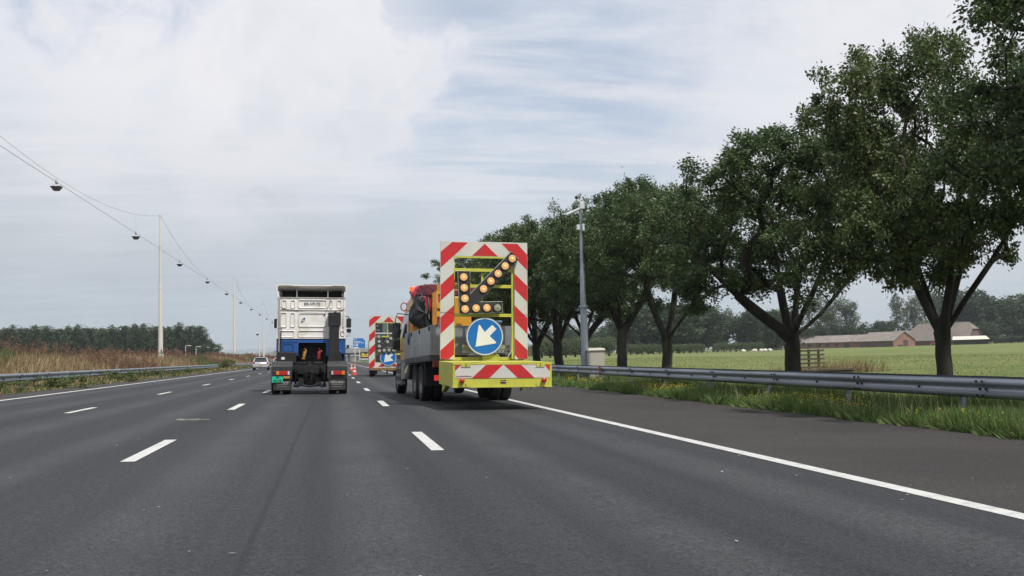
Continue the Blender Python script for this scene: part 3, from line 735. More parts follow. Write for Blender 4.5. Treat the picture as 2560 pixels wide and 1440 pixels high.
desc = ['largest hanging luminaire, near the left edge of the photo', 'second largest hanging luminaire, left of the tallest light mast', 'hanging luminaire just right of the tallest light mast',
        'hanging luminaire midway between the first and second light masts', 'hanging luminaire just left of the second light mast', 'hanging luminaire just right of the second light mast',
        'tiny hanging luminaire midway between second and third light masts', 'tiny hanging luminaire just left of the third light mast', 'tiny hanging luminaire just right of the third light mast', 'farthest tiny luminaire, beside the mirror of the white tractor unit']
l0 = None
for k, y in enumerate(LY[1:]):
    t = lamp() if k == 0 else copy_tree(l0)
    if k == 0: l0 = t
    t.location = (MX, y, 13.3); t.scale = (.86,)*3; tag(t, desc[k], 'luminaire', 'luminaires hung on the catenary')
mb = MB()
for a, b in zip(MYs, MYs[1:]):
    pts = []
    for i in range(25):
        u = i/24; pts.append((MX, a+(b-a)*u, 17.25-3.35*(1-(2*u-1)**2)**1.0))
    mb.tube(pts, .009+.00004*a, 5)
    for i in (1, 2, 4, 6, 8, 10, 11):
        pass
mb.tube([(MX, 20, 13.62), (MX, 120, 13.60)], .015, 5); mb.tube([(MX, 120, 13.60), (MX, 360, 13.6)], .018, 5)
for y in LY[:8]:
    u = ((y-28.5) % 82.05)/82.05; mb.tube([(MX, y, 13.6), (MX, y, 17.25-3.35*(1-(2*u-1)**2))], .006, 4)
tag(mb.build('catenary_cable', M_wire, fix=False), 'thin catenary cables sagging between the cream light masts', 'cable')
# slim camera mast by the silver car
t = empty('camera_pole', (MX+.3, 254, 1.2))
mb = MB(); mb.lathe([(.16, -.3), (.12, 7.0), (0, 7.02)], (0, 0, 0), n=12); mb.build('pole', M_mast, t, smooth=40)
mb = MB(); mb.box(-.75, -.15, -.15, .15, 6.5, 6.85); mb.box(-.2, .05, -.04, .04, 6.6, 6.7); mb.build('camera', M_black, t, bevel=.02)
tag(t, 'short white pole with a small dark camera, above the silver hatchback', 'camera pole')

# ------------------------------------------------------------------ right side: camera mast and cabinet
y_ = 44.6; x_ = atY(1463, 905, y_).x; gz = prof_z(RPROF, x_)
t = empty('camera_mast', (x_, y_, gz)); H_ = atY(1450, 492, y_).z-gz
mb = MB(); h = lambda py: atY(1456, py, y_).z-gz
mb.lathe([(.20, -.1), (.155, h(770)), (.22, h(769)), (.22, h(764)), (.14, h(763)), (.115, h(680)), (.088, h(670)), (.076, h(592)), (.07, h(588)), (.045, h(587)), (.04, H_)], (0, 0, 0), n=24)
mb.build('pole', M_steel, t, smooth=40)
def camera_unit(z, ang, ln, nm='camera', mt=None, pitch=.35, off=(0, 0)):
    mb = MB(); d = Vector((math.cos(ang)*math.cos(pitch), math.sin(ang)*math.cos(pitch), -math.sin(pitch))); c = Vector((off[0], off[1], z))
    mb.cyl(c-d*ln*.2, c+d*ln*.8, .065, .065, 14); mb.cyl(c+d*ln*.5, c+d*ln*.97, .085, .085, 14); mb.cyl(c+d*(ln*.9), c+d*(ln*.975), .055, n=12, m=1)
    mb.box(off[0]-.03, off[0]+.03, off[1]-.03, off[1]+.03, z-.18, z)
    return mb.build(nm, [mt or mat('camera_white', (.55, .56, .57), .4), M_glass], t, smooth=40)
camera_unit(h(502), math.pi*.92, .42)
camera_unit(h(487), math.pi*1.25, .38, mt=mat('camera_grey', (.16, .17, .18), .4), pitch=.5)
camera_unit(h(524), math.pi*.96, .62, pitch=.42, off=(-.12, -.02))
mb = MB(); mb.box(-.04, .19, -.12, .12, h(523), h(505)); mb.build('junction_box', mat('camera_white'), t, bevel=.02)
mb = MB(); mb.box(-.20, -.06, -.10, .06, h(575), h(562)); mb.box(.06, .16, -.10, .06, h(577), h(560)); mb.box(-.1, .1, -.02, .02, h(570), h(566)); mb.build('antenna_panel', mat('camera_white'), t, bevel=.01)
tag(t, 'tall grey steel mast with cameras standing beside the beige cabinet', 'camera mast')
y0_ = 43.6; a = atY(1477, 905, y0_); b = atY(1514, 905, y0_); gz = prof_z(RPROF, a.x)-.1; zt = atY(1495, 876, y0_).z
t = empty('equipment_cabinet', ((a.x+b.x)/2, y0_+.5, gz)); wd = (b.x-a.x)/2; t.rotation_euler.z = R(-6)
M_cab = mat('beige_cabinet', (.40, .38, .32), .55, var=.05, dirt=(.30, .28, .22), dscale=1.5)
mb = MB(); mb.box(-wd, wd, -.5, .5, 0, zt-gz); mb.build('body', M_cab, t, bevel=.01)
mb = MB(); mb.hexa([(-wd-.06, -.57, zt-gz+.002), (wd+.06, -.57, zt-gz+.002), (wd+.06, .57, zt-gz+.002), (-wd-.06, .57, zt-gz+.002), (-wd, -.5, zt-gz+.10), (wd, -.5, zt-gz+.10), (wd, .5, zt-gz+.13), (-wd, .5, zt-gz+.13)]); mb.build('lid', M_cab, t, bevel=.01)
mb = MB(); mb.box(-wd+.05, wd-.05, -.512, -.50, .2, zt-gz-.06); mb.box(wd-.12, wd-.09, -.53, -.512, .7, .9, 1); mb.build('door', [M_cab, M_black], t, bevel=.004)
tag(t, 'beige metal equipment cabinet at the foot of the camera mast', 'cabinet')

# gate and culvert beam near the wide fork tree
M_wood = mat('weathered_wood', (.060, .045, .034), .85, var=.4, vscale=4, stretch=(.3, .3, 3), dirt=(.12, .10, .08), dscale=3)
y_ = 58; a = atY(1996, 905, y_); b = atY(2061, 905, y_); gz = prof_z(RPROF, a.x)-.02; zt = atY(2030, 874, y_).z
t = empty('wooden_gate', (a.x, y_, gz)); H_ = zt-gz; wd = b.x-a.x
for i in range(5):
    z = H_*(.13+.205*i); mb = MB(); mb.box(0, wd, -.05, -.012, z-.055, z+.055); mb.build('board', M_wood, t)
for x in (wd*.42, wd*.80): mb = MB(); mb.box(x-.06, x+.06, -.01, .11, 0, H_+.02); mb.build('post', M_wood, t)
tag(t, 'dark wooden gate of five horizontal boards beside the wide fork trunk', 'gate')
y_ = 47; a = atY(2016, 925, y_); b = atY(2133, 925, y_); zt = atY(2075, 921.5, y_).z
mb = MB(); mb.box(0, b.x-a.x, 0, .35, -.8, 0); mb.box(-.03, b.x-a.x+.03, -.05, .40, .002, .10); o = mb.build('culvert_beam', M_wood, bevel=.01); o.location = (a.x, y_, zt-.10)
tag(o, 'low dark timber culvert beam lying in the grass below the wooden gate', 'beam')
n = 1100; cx_ = atY(2110, 905, 52).x
V, F = blades(n, (cx_-.7, cx_+1.2), (49, 55), mz, .2, 1.0, .010, .32)
o = npmesh('dry_reeds', V, F, [M_straw, M_dock], mi=(NR.random(len(F)) < .35).astype(int)); tag(o, 'reddish dry grass clump beside the wooden gate', 'dry grass', kind='stuff')
V, F = blades(900, (atY(1968, 905, 40).x-.5, atY(1968, 905, 40).x+.5), (38, 41), mz, .4, 1.0, .010, .28)
o = npmesh('dry_reeds', V, F, [M_straw, M_dock], mi=(NR.random(len(F)) < .35).astype(int)); tag(o, 'small dry grass clump left of the wide fork trunk', 'dry grass', kind='stuff')

# ------------------------------------------------------------------ farm
M_brick = mat('old_brick', (.235, .125, .095), .85, var=.18, vscale=.6, dirt=(.20, .14, .11), dscale=.3)
M_brickd = mat('dark_brick', (.13, .085, .075), .85, var=.18, vscale=.6)
M_roof = mat('fibre_cement_roof', (.215, .19, .165), .8, var=.2, vscale=.35, dirt=(.14, .125, .11), dscale=.25, bump=.4, bscale=3)
M_thatch = mat('thatch', (.19, .165, .14), .95, var=.15, vscale=.4, dirt=(.12, .10, .085), dscale=.2, bump=.8, bscale=5)
M_win = mat('barn_window', (.05, .055, .06), .3)
def gabled(name, loc, rot, L_, Wd, eave, ridge, wallm, gablem, roofm, over=.45, hip=0.):
    t = empty(name, loc, rot)
    mb = MB(); h = Wd/2; y0, y1 = -L_/2, L_/2                       # ridge along local y
    hr = eave+(ridge-eave)*(1-hip)
    mb.add([(-h, y0, 0), (h, y0, 0), (h, y1, 0), (-h, y1, 0), (-h, y0, eave), (h, y0, eave), (h, y1, eave), (-h, y1, eave)], [(1, 2, 6, 5), (3, 0, 4, 7)], 0)
    k = h*hip
    mb.add([(-h, y0, 0), (h, y0, 0), (h, y0, eave), (k, y0, hr), (-k, y0, hr), (-h, y0, eave)], [(0, 1, 2, 3, 4, 5)], 1)
    mb.add([(-h, y1, 0), (h, y1, 0), (h, y1, eave), (k, y1, hr), (-k, y1, hr), (-h, y1, eave)], [(0, 1, 2, 3, 4, 5)], 1)
    mb.build('wall', [wallm, gablem], t)
    mb = MB(); o_ = over; sl = (ridge-eave)/h; e = eave-sl*o_; hh = h+o_; th = .22; yy0, yy1 = y0-o_, y1+o_; hp = Wd*.5*hip*.9
    A = [(-hh, yy0, e), (hh, yy0, e), (hh, yy1, e), (-hh, yy1, e)]
    if hip:
        kk = h*hip; zz = hr
        P = [(-hh, yy0, e), (-kk, yy0, zz), (0, yy0+hp, ridge), (0, yy1-hp, ridge), (-kk, yy1, zz), (-hh, yy1, e), (hh, yy0, e), (kk, yy0, zz), (kk, yy1, zz), (hh, yy1, e)]
        Fs = [(0, 1, 2, 3, 4, 5), (6, 9, 8, 3, 2, 7), (1, 7, 2), (4, 3, 8)]
        P2 = [(x, y, z+th) for x, y, z in P]; mb.add(P2, Fs); mb.add(P, [tuple(reversed(f)) for f in Fs])
        mb.add(P2+P, [(0, 5, 15, 10), (6, 9, 19, 16), (0, 1, 11, 10), (6, 7, 17, 16)])
    else:
        for sgn in (-1, 1):
            mb.hexa([(sgn*hh, yy0, e), (0, yy0, ridge), (0, yy1, ridge), (sgn*hh, yy1, e), (sgn*hh, yy0, e+th), (0, yy0, ridge+th), (0, yy1, ridge+th), (sgn*hh, yy1, e+th)])
    mb.build('roof', roofm, t)
    return t
def on_wall(t, nm, side, u0, u1, z0, z1, Wd, L_, m, d=.05):
    """a window or door on the long wall (side 'l' = -x, 'r' = +x) or gable ('g' = -y end)"""
    mb = MB()
    if side == 'g': mb.box(u0, u1, -L_/2-d, -L_/2+.1, z0, z1)
    elif side == 'l': mb.box(-Wd/2-d, -Wd/2+.1, u0, u1, z0, z1)
    else: mb.box(Wd/2-.1, Wd/2+d, u0, u1, z0, z1)
    return mb.build(nm, m, t)
GZ = -.3
def farm_frame(px, Y): p = atY(px, 866, Y); return (p.x, p.y, GZ), math.atan2(p.x, p.y)
# long low barn: ridge across the view
loc, az = farm_frame(2103, 452); M_ = .2
t = gabled('long_barn', loc, -az+R(90)+R(-13), 40, 10, 3.0, 6.1, M_brick, M_brickd, M_roof)
for u in (-14.5, -9.5, -5.5, -1.): on_wall(t, 'window', 'l', -u-.8, -u+.8, .9, 2.1, 10, 40, M_win); on_wall(t, 'window', 'r', u-.8, u+.8, .9, 2.1, 10, 40, M_win)
on_wall(t, 'door', 'r', 2.5, 5.2, 0, 2.5, 10, 40, M_win); on_wall(t, 'door', 'l', -5.2, -2.5, 0, 2.5, 10, 40, M_win)
tag(t, 'long low brick barn with grey sheet roof and a row of small windows', 'barn')
loc, az = farm_frame(2218, 425)
t = gabled('gable_barn', loc, -az+R(52), 19, 15.5, 2.9, 6.9, M_brickd, M_brick, M_roof, over=.5)
on_wall(t, 'door', 'g', -.6, 2.6, 0, 3.0, 15.5, 19, M_wood, .06); on_wall(t, 'trough', 'g', -4.5, -1.5, .1, .8, 15.5, 19, M_wood, .5)
tag(t, 'brick barn with its orange gable and dark door turned towards the meadow', 'barn')
loc, az = farm_frame(2362, 450)
t = gabled('farmhouse', loc, -az+R(64), 31, 16, 2.8, 11.0, M_brickd, M_brickd, M_thatch, over=.6, hip=.42)
mb = MB(); mb.box(-.28, .28, -10.5, 10.5, 11.06, 11.38); mb.build('ridge_cap', mat('pale_ridge', (.42, .40, .37), .7), t)
on_wall(t, 'door', 'g', -1.5, 1.5, 0, 2.7, 16, 31, M_win); on_wall(t, 'window', 'g', -3.2, 3.2, 3.2, 3.8, 16, 31, mat('pale_trim', (.35, .36, .38), .6))
on_wall(t, 'window', 'g', 4.4, 5.6, 1.0, 2.4, 16, 31, M_win)
tag(t, 'large farmhouse with a steep brown hipped roof and pale ridge', 'farmhouse')
loc, az = farm_frame(2428, 425)
t = empty('open_shed', loc, -az)
mb = MB(); mb.box(-7.6, 7.6, -2.5, 3.5, 0, 2.3); mb.build('wall', mat('black_boards', (.03, .028, .028), .8, var=.3), t)
mb = MB(); mb.hexa([(-8, -3.2, 2.3), (8.2, -3.2, 2.3), (6.6, 4, 3.9), (-8, 4, 3.9), (-8, -3.2, 2.45), (8.2, -3.2, 2.45), (6.6, 4, 4.05), (-8, 4, 4.05)]); mb.build('roof', mat('pale_sheet_roof', (.62, .57, .48), .6, var=.05), t)
tag(t, 'low black shed with a pale lean-to roof against the farmhouse', 'shed')
loc, az = farm_frame(2262, 490)
t = gabled('back_barn', loc, -az+R(80), 16, 9, 3.2, 8.0, M_brickd, M_brickd, M_roof); tag(t, 'barn roof just showing behind the orange gable barn', 'barn')
loc, az = farm_frame(1915, 455)
t = gabled('field_house', loc, -az+R(70), 13, 10, 3, 7.8, M_brickd, M_brickd, mat('grey_purple_tiles', (.15, .135, .14), .8, var=.1)); on_wall(t, 'window', 'l', -3, -1.8, 1, 2.2, 10, 13, M_win); on_wall(t, 'window', 'r', -3, -1.8, 1, 2.2, 10, 13, M_win)
tag(t, 'house with purple grey roof behind the stems of the dark tree clump', 'house')
# red tractor by the farmhouse
loc, az = farm_frame(2334, 415); t = empty('red_tractor', loc, -az+R(90)); M_tr = mat('tractor_red', (.42, .02, .03), .4)
mb = MB(); mb.prism([(-1.6, .7), (1.5, .6), (1.6, 1.2), (.4, 1.35), (-1.6, 1.3)], -.45, .45, ax='x'); mb.build('body', M_tr, t, bevel=.05)
mb = MB(); mb.hexa([(-.5, -1.4, 1.3), (.5, -1.4, 1.3), (.5, .0, 1.3), (-.5, .0, 1.3), (-.42, -1.3, 2.3), (.42, -1.3, 2.3), (.42, -.2, 2.3), (-.42, -.2, 2.3)]); mb.build('cab', M_glass, t, bevel=.04)
for x, y, r_ in ((-.75, -.9, .75), (.75, -.9, .75), (-.65, 1.1, .45), (.65, 1.1, .45)):
    w_ = MB().lathe([(r_*.5, -.16), (r_, -.16), (r_, .16), (r_*.5, .16)], (x, y, r_), ax='x', n=18).build('wheel', M_tyre, t, smooth=40)
    MB().lathe([(0, -.12), (r_*.5, -.14), (r_*.5, .14), (0, .12)], (x, y, r_), ax='x', n=14).build('rim', M_sheet, w_, smooth=40)
tag(t, 'small red tractor parked in front of the farmhouse door', 'tractor')
# field fence and sheep
a = atY(1745, 880, 300); b = atY(1990, 880, 300)
t = empty('field_fence', (a.x, 300, GZ)); mb = MB()
k = 0
while k*1.6 < b.x-a.x: mb.box(k*1.6-.05, k*1.6+.05, -.05, .05, 0, 1.15); k += 1
mb.build('posts', M_wood, t); mb = MB()
for z in (.4, .75, 1.05): mb.tube([(0, 0, z), (b.x-a.x, 0, z)], .03, 4)
mb.build('wires', M_wire, t); tag(t, 'thin wire fence with short posts across the far meadow', 'fence')
M_wool = mat('sheep_wool', (.58, .56, .50), .95, var=.1, bump=.8, bscale=20); M_face = mat('sheep_face', (.30, .28, .25), .9)
def sheep():
    me = bpy.data.meshes.new('sheep'); bm = bmesh.new()
    pts = [(-.45, 0, .62, .22), (-.2, 0, .66, .30), (.12, 0, .66, .31), (.42, 0, .64, .25), (.60, 0, .62, .14), (.78, 0, .46, .095), (.92, 0, .30, .055)]
    vs = [bm.verts.new(p[:3]) for p in pts]; es = [bm.edges.new((vs[i], vs[i+1])) for i in range(len(vs)-1)]; rad = [p[3] for p in pts]
    for j, (x, y) in ((1, (-.28, .14)), (1, (-.28, -.14)), (3, (.38, .13)), (3, (.38, -.13))):
        a1 = bm.verts.new((x, y, .40)); a2 = bm.verts.new((x+.02, y, .2)); a3 = bm.verts.new((x, y, .01)); rad += [.09, .04, .035]
        bm.edges.new((vs[j], a1)); bm.edges.new((a1, a2)); bm.edges.new((a2, a3))
    for s_ in (1, -1): e = bm.verts.new((.72, s_*.13, .56)); rad.append(.025); bm.edges.new((vs[5], e))
    bm.to_mesh(me); bm.free(); o = bpy.data.objects.new('sheep', me); COL.objects.link(o)
    md = o.modifiers.new('skin', 'SKIN')
    for v, r_ in zip(me.skin_vertices[0].data, rad): v.radius = (r_, r_)
    me.skin_vertices[0].data[0].use_root = True
    s2 = o.modifiers.new('sub', 'SUBSURF'); s2.levels = s2.render_levels = 1; me.materials.append(M_wool); return o
s0 = None
for i, (px, py, rot, lab) in enumerate(((1858, 882, .3, 'leftmost white sheep grazing apart from the other four'), (1888, 880, 2.9, 'white sheep grazing, second from the left near the field fence'), (1903, 878.5, .1, 'white sheep in the middle, farthest of the grazing flock'), (1914, 879.5, 3.3, 'white sheep grazing, fourth from the left near the field fence'), (1925, 881, .4, 'rightmost white sheep grazing near the field fence'))):
    o = sheep() if i == 0 else s0.copy()
    if i == 0: s0 = o
    else: COL.objects.link(o)
    p = atY(px, py, 235); o.location = (p.x, p.y, mz(p.x, p.y)); o.rotation_euler.z = rot; o.scale = (1.25,)*3; tag(o, lab, 'sheep', 'sheep in the far meadow')
# gull over the trees
mb = MB(); mb.tube([(-.02, -.25, 0), (0, 0, .02), (.02, .28, .0)], [.02, .06, .015], 8)
mb.add([(0, -.10, .03), (.32, -.05, .14), (.65, .05, .08), (.32, .08, .13), (0, .12, .03)], [(0, 1, 3, 4), (1, 2, 3)]); mb.add([(0, -.10, .03), (-.32, -.05, .14), (-.65, .05, .08), (-.32, .08, .13), (0, .12, .03)], [(0, 1, 3, 4), (1, 2, 3)])
o = mb.build('gull', mat('gull_grey', (.25, .25, .26), .8)); o.location = atY(1557, 418, 150); tag(o, 'small bird flying just above the tree behind the camera mast', 'bird')

# ------------------------------------------------------------------ overpass, sign, service area
OY = 560; k_ = OY
def ox(px): return atY(px, 880, OY).x
def oz(px, py): return atY(px, py, OY).z
M_conc = mat('weathered_concrete', (.26, .27, .275), .85, var=.12, vscale=.3, dirt=(.17, .175, .18), dscale=.2)
t = empty('overpass', (0, OY, 0)); xl, xm, xr = ox(560), ox(900), ox(1250)
ztl, ztm = oz(560, 886), oz(900, 871); ztr = ztm-.4
mb = MB()
for (xa, za, xb, zb) in ((xl, ztl, xm, ztm), (xm, ztm, xr, ztr)):
    mb.hexa([(xa, 0, za-2.3), (xb, 0, zb-2.3), (xb, 11, zb-2.3), (xa, 11, za-2.3), (xa, 0, za), (xb, 0, zb), (xb, 11, zb), (xa, 11, za)])
mb.build('deck', M_conc, t)
mb = MB()
for (xa, za, xb, zb) in ((xl, ztl, xm, ztm), (xm, ztm, xr, ztr)):
    for hz in (.5, 1.1, 1.9):
        mb.hexa([(xa, .1, za+hz), (xb, .1, zb+hz), (xb, .2, zb+hz), (xa, .2, za+hz), (xa, .1, za+hz+.13), (xb, .1, zb+hz+.13), (xb, .2, zb+hz+.13), (xa, .2, za+hz+.13)])
    n = int((xb-xa)/2.4)
    for i in range(n): x = xa+(xb-xa)*i/n; z = za+(zb-za)*i/n; mb.box(x-.05, x+.05, .22, .32, z, z+2.0)
mb.build('railing', mat('grey_railing', (.17, .19, .20), .6, metal=.3), t)
for px in (872, 700, 1010, 1100, 1190):
    x = ox(px); mb = MB(); zz = oz(px, 883 if px > 800 else 890); mb.cyl((x, 5, -.6), (x, 5, zz-1.1), .55, n=14); mb.prism([(x-.5, zz-1.4), (x+.5, zz-1.4), (x+2.6, zz+.8), (x-2.6, zz+.8)], 3.5, 6.5)
    mb.build('pier', M_conc, t)
tag(t, 'grey concrete overpass with a tall railing crossing the motorway far ahead', 'overpass')
mb = MB(); mb.prism([(ox(440), -.5), (ox(668), -.5), (ox(640), oz(640, 887.5)-.6), (ox(560), oz(560, 888)-.3)], OY-6, OY+14); o = mb.build('ramp_bank', M_mound); tag(o, kind='structure')
mb = MB(); mb.prism([(xr-14, -.5), (xr+60, -.5), (xr+4, ztr-.3), (xr-4, ztr-.3)], OY-6, OY+14); o = mb.build('ramp_bank', M_verge); tag(o, kind='structure')
def street_lamp():
    t = empty('street_lamp'); mb = MB(); mb.cyl((0, 0, 0), (0, 0, 1), .018, .012, 8); mb.build('pole', M_mast, t)
    mb = MB(); mb.tube([(0, 0, 1), (.05, 0, 1.02), (.12, 0, 1.02)], .009, 6); mb.build('arm', M_mast, t)
    mb = MB(); mb.hexa([(.09, -.025, 1.0), (.26, -.025, 1.0), (.26, .025, 1.0), (.09, .025, 1.0), (.11, -.02, 1.03), (.25, -.02, 1.03), (.25, .02, 1.03), (.11, .02, 1.03)]); mb.build('lamp_head', M_sheet, t); return t
s0 = None
for i, (px, py, lab) in enumerate(((464, 864, 'white street lamp before the poplars, first left of the overpass'), (490, 866.5, 'white street lamp before the last poplars, second in the row'), (512, 868, 'white street lamp at the wood end, third in the row'), (534, 870, 'white street lamp at the left end of the overpass, fourth in the row'), (552, 871, 'pale street lamp on the overpass left of the second light mast'), (664, 864, 'small pale street lamp on the overpass right of the third light mast'))):
    o = street_lamp() if i == 0 else copy_tree(s0); s0 = s0 or o
    yy = 430+25*i; p = atY(px, py, yy); o.location = (p.x, yy, 0); s_ = p.z/1.02; o.scale = (s_, s_, s_); tag(o, lab, 'street lamp', 'street lamps on the slip road')
# blue direction sign
SY = 430; a = atY(881.5, 845, SY); b = atY(914, 871, SY); wd = b.x-a.x; hg = a.z-b.z
t = empty('direction_sign', (a.x, SY, b.z))
mb = MB(); mb.box(0, wd, 0, .12, 0, hg, 0); mb.build('panel', M_signwhite, t)
mb = MB(); mb.box(.12, wd-.12, -.015, 0, .12, hg-.12); mb.build('panel_face', M_signblue, t)
mb = MB(); Z = lambda f: hg*f
mb.text('Zoetermeer', .62, (wd*.36, -.02, Z(.66)), bold=.02); mb.text('De Meern - West', .58, (wd*.50, -.02, Z(.535)), bold=.02)
mb.text('12', .62, (wd*.27, -.02, Z(.85)), bold=.02); mb.text('P', 1.05, (wd*.12, -.02, Z(.32)), bold=.03)
mb.box(wd*.24, wd*.40, -.02, -.017, Z(.24), Z(.42)); mb.box(wd*.07, wd*.46, -.02, -.017, Z(.05), Z(.15)); mb.build('lettering', M_signwhite, t, fix=False)
mb = MB(); mb.prism([(wd*.05, Z(.85)), (wd*.09, Z(.80)), (wd*.14, Z(.80)), (wd*.14, Z(.90)), (wd*.09, Z(.90))], -.03, -.018)
mb.prism([(wd*.82, Z(.80)), (wd*.85, Z(.76)), (wd*.90, Z(.84)), (wd*.94, Z(.80)), (wd*.95, Z(.95)), (wd*.83, Z(.93)), (wd*.87, Z(.88))], -.03, -.018); mb.build('arrow', M_signwhite, t)
mb = MB(); mb.box(wd*.30, wd*.34, -.03, -.021, Z(.29), Z(.37)); mb.build('pictogram', M_signblue, t)
for px, p1 in ((887.5, 901), (899, 897)):
    xx = atY(px, 880, SY).x-a.x; mb = MB(); mb.box(xx-.16, xx+.16, .13, .4, -b.z-.2, hg*.6); mb.build('post', M_mast, t)
tag(t, 'blue motorway direction sign on two white posts before the overpass', 'road sign')
# billboard and service area far ahead
BY = 500; a = atY(902, 880, BY); b = atY(926, 897, BY); wd = b.x-a.x; hg = a.z-b.z
t = empty('billboard', (a.x, BY, b.z)); mb = MB(); mb.box(0, wd, 0, .3, 0, hg); mb.build('panel', mat('board_black', (.02, .016, .016), .5), t)
mb = MB(); mb.text('BxB', 2.6, (wd*.52, -.02, hg*.52), bold=.1); mb.build('lettering', mat('board_yellow', (.62, .42, .05), .5), t, fix=False)
mb = MB(); mb.box(.3, .6, .02, .28, -b.z-.4, -.01); mb.box(wd-.6, wd-.3, .02, .28, -b.z-.4, -.01); mb.build('post', M_mast, t); tag(t, 'black billboard with yellow letters left of the farther arrow board', 'billboard')
for (p0, p1, t0, y, lab) in ((856, 869, 887.5, 640, 'white low canopy roof seen under the overpass near its dark pier'), (874, 884, 887, 640, 'white canopy roof right of the dark overpass pier'), (888, 903, 887.5, 650, 'pale building behind the posts of the blue sign'), (903, 922, 896.5, 470, 'low pale wall under the black billboard')):
    a = atY(p0, t0, y); b = atY(p1, t0, y); t = empty('service_building' if t0 > 0 else '', (a.x, y, -.3)); mb = MB(); wd = b.x-a.x; hh = a.z+.3
    mb.box(0, wd, 0, 6, hh-.5, hh); mb.build('roof', mat('pale_sheet', (.50, .50, .49), .6, var=.05), t)
    mb = MB()
    for i in range(5): mb.box(wd*i/4-.12*(i/4)*2, wd*i/4+.24-.24*(i/4), .1, .3, 0, hh-.5)
    mb.box(0, wd, 2, 5.9, 0, (hh-.5)*.8); mb.build('wall', mat('grey_walls', (.26, .26, .26), .7, var=.4, vscale=.6), t); tag(t, lab, 'building')

# ------------------------------------------------------------------ traffic cones
M_conered = mat('cone_orange_red', (.62, .05, .025), .5, var=.08)
def cone():
    t = empty('traffic_cone'); mb = MB(); mb.box(-.2, .2, -.2, .2, 0, .035); mb.build('base', M_conered, t, bevel=.01)
    rr_ = lambda z: .145*(1-(z-.03)/.72)+.022
    mb = MB(); zs = [.036, .22, .36, .50, .62, .75]
    for i, (a, b) in enumerate(zip(zs, zs[1:])): mb.lathe([(rr_(a), a), (rr_(b), b)], (0, 0, 0), n=20, m=i % 2)
    mb.lathe([(rr_(.75), .75), (0, .752)], (0, 0, 0), n=20); mb.build('body', [M_conered, M_signwhite], t, smooth=40); return t
c0 = None
for px, yy, lab in ((886, 76, 'nearest orange and white traffic cone beside the white tractor unit'), (878.5, 103, 'left one of the two farther orange traffic cones'), (886.5, 106, 'right one of the two farther orange traffic cones')):
    c = cone() if c0 is None else copy_tree(c0); c0 = c0 or c
    x = atY(px, 920, yy).x; c.matrix_world = Matrix.Translation((x, yy, rz(x))) @ Matrix.Rotation(TILT, 4, 'Y'); tag(c, lab, 'traffic cone', 'traffic cones beside the right lane')

# ------------------------------------------------------------------ vehicle helpers
def wheel(t, x, y, r, wd, name='wheel', rimm=None, side=-1, duals=False):
    """tyre with rim as sub-part; x is the centre of the tyre"""
    mb = MB(); hw = wd/2
    mb.lathe([(r*.58, -hw*.85), (r*.80, -hw), (r*.95, -hw*.92), (r, -hw*.72), (r, -hw*.30), (r-.012, -hw*.28), (r-.012, -hw*.22), (r, -hw*.2), (r, hw*.2), (r-.012, hw*.22), (r-.012, hw*.28), (r, hw*.30), (r, hw*.72), (r*.95, hw*.92), (r*.80, hw), (r*.58, hw*.85)], (x, y, r), ax='x', n=36)
    w_ = mb.build(name, M_tyre, t, smooth=35)
    mb = MB(); mb.lathe([(0, -hw*.35), (r*.25, -hw*.5), (r*.3, -hw*.2), (r*.5, -hw*.35), (r*.58, -hw*.85)], (x, y, r), ax='x', n=24); mb.lathe([(0, hw*.35), (r*.25, hw*.5), (r*.3, hw*.2), (r*.5, hw*.35), (r*.58, hw*.85)], (x, y, r), ax='x', n=24)
    mb.build('rim', rimm or mat('rim_grey', (.16, .155, .15), .5, metal=.4, var=.3, vscale=6), w_, smooth=40, fix=False); return w_
def rrect(x0, z0, x1, z1, r, n=4):
    pts = []
    for cx, cz, a0 in ((x1-r, z0+r, -90), (x1-r, z1-r, 0), (x0+r, z1-r, 90), (x0+r, z0+r, 180)):
        for i in range(n+1): a = R(a0+90*i/n); pts.append((cx+r*math.cos(a), cz+r*math.sin(a)))
    return pts
def ringframe(mb, x0, z0, x1, z1, r, w_, ya, yb, m=0, n=4):
    """raised or sunk rounded frame, outline ring of width w_, at depth ya..yb"""
    o = rrect(x0, z0, x1, z1, r, n); i = rrect(x0+w_, z0+w_, x1-w_, z1-w_, max(.004, r-w_), n); k = len(o)
    vs = [(x, ya, z) for x, z in o]+[(x, yb, z) for x, z in i]
    mb.add(vs, [(j, (j+1) % k, (j+1) % k+k, j+k) for j in range(k)], m)

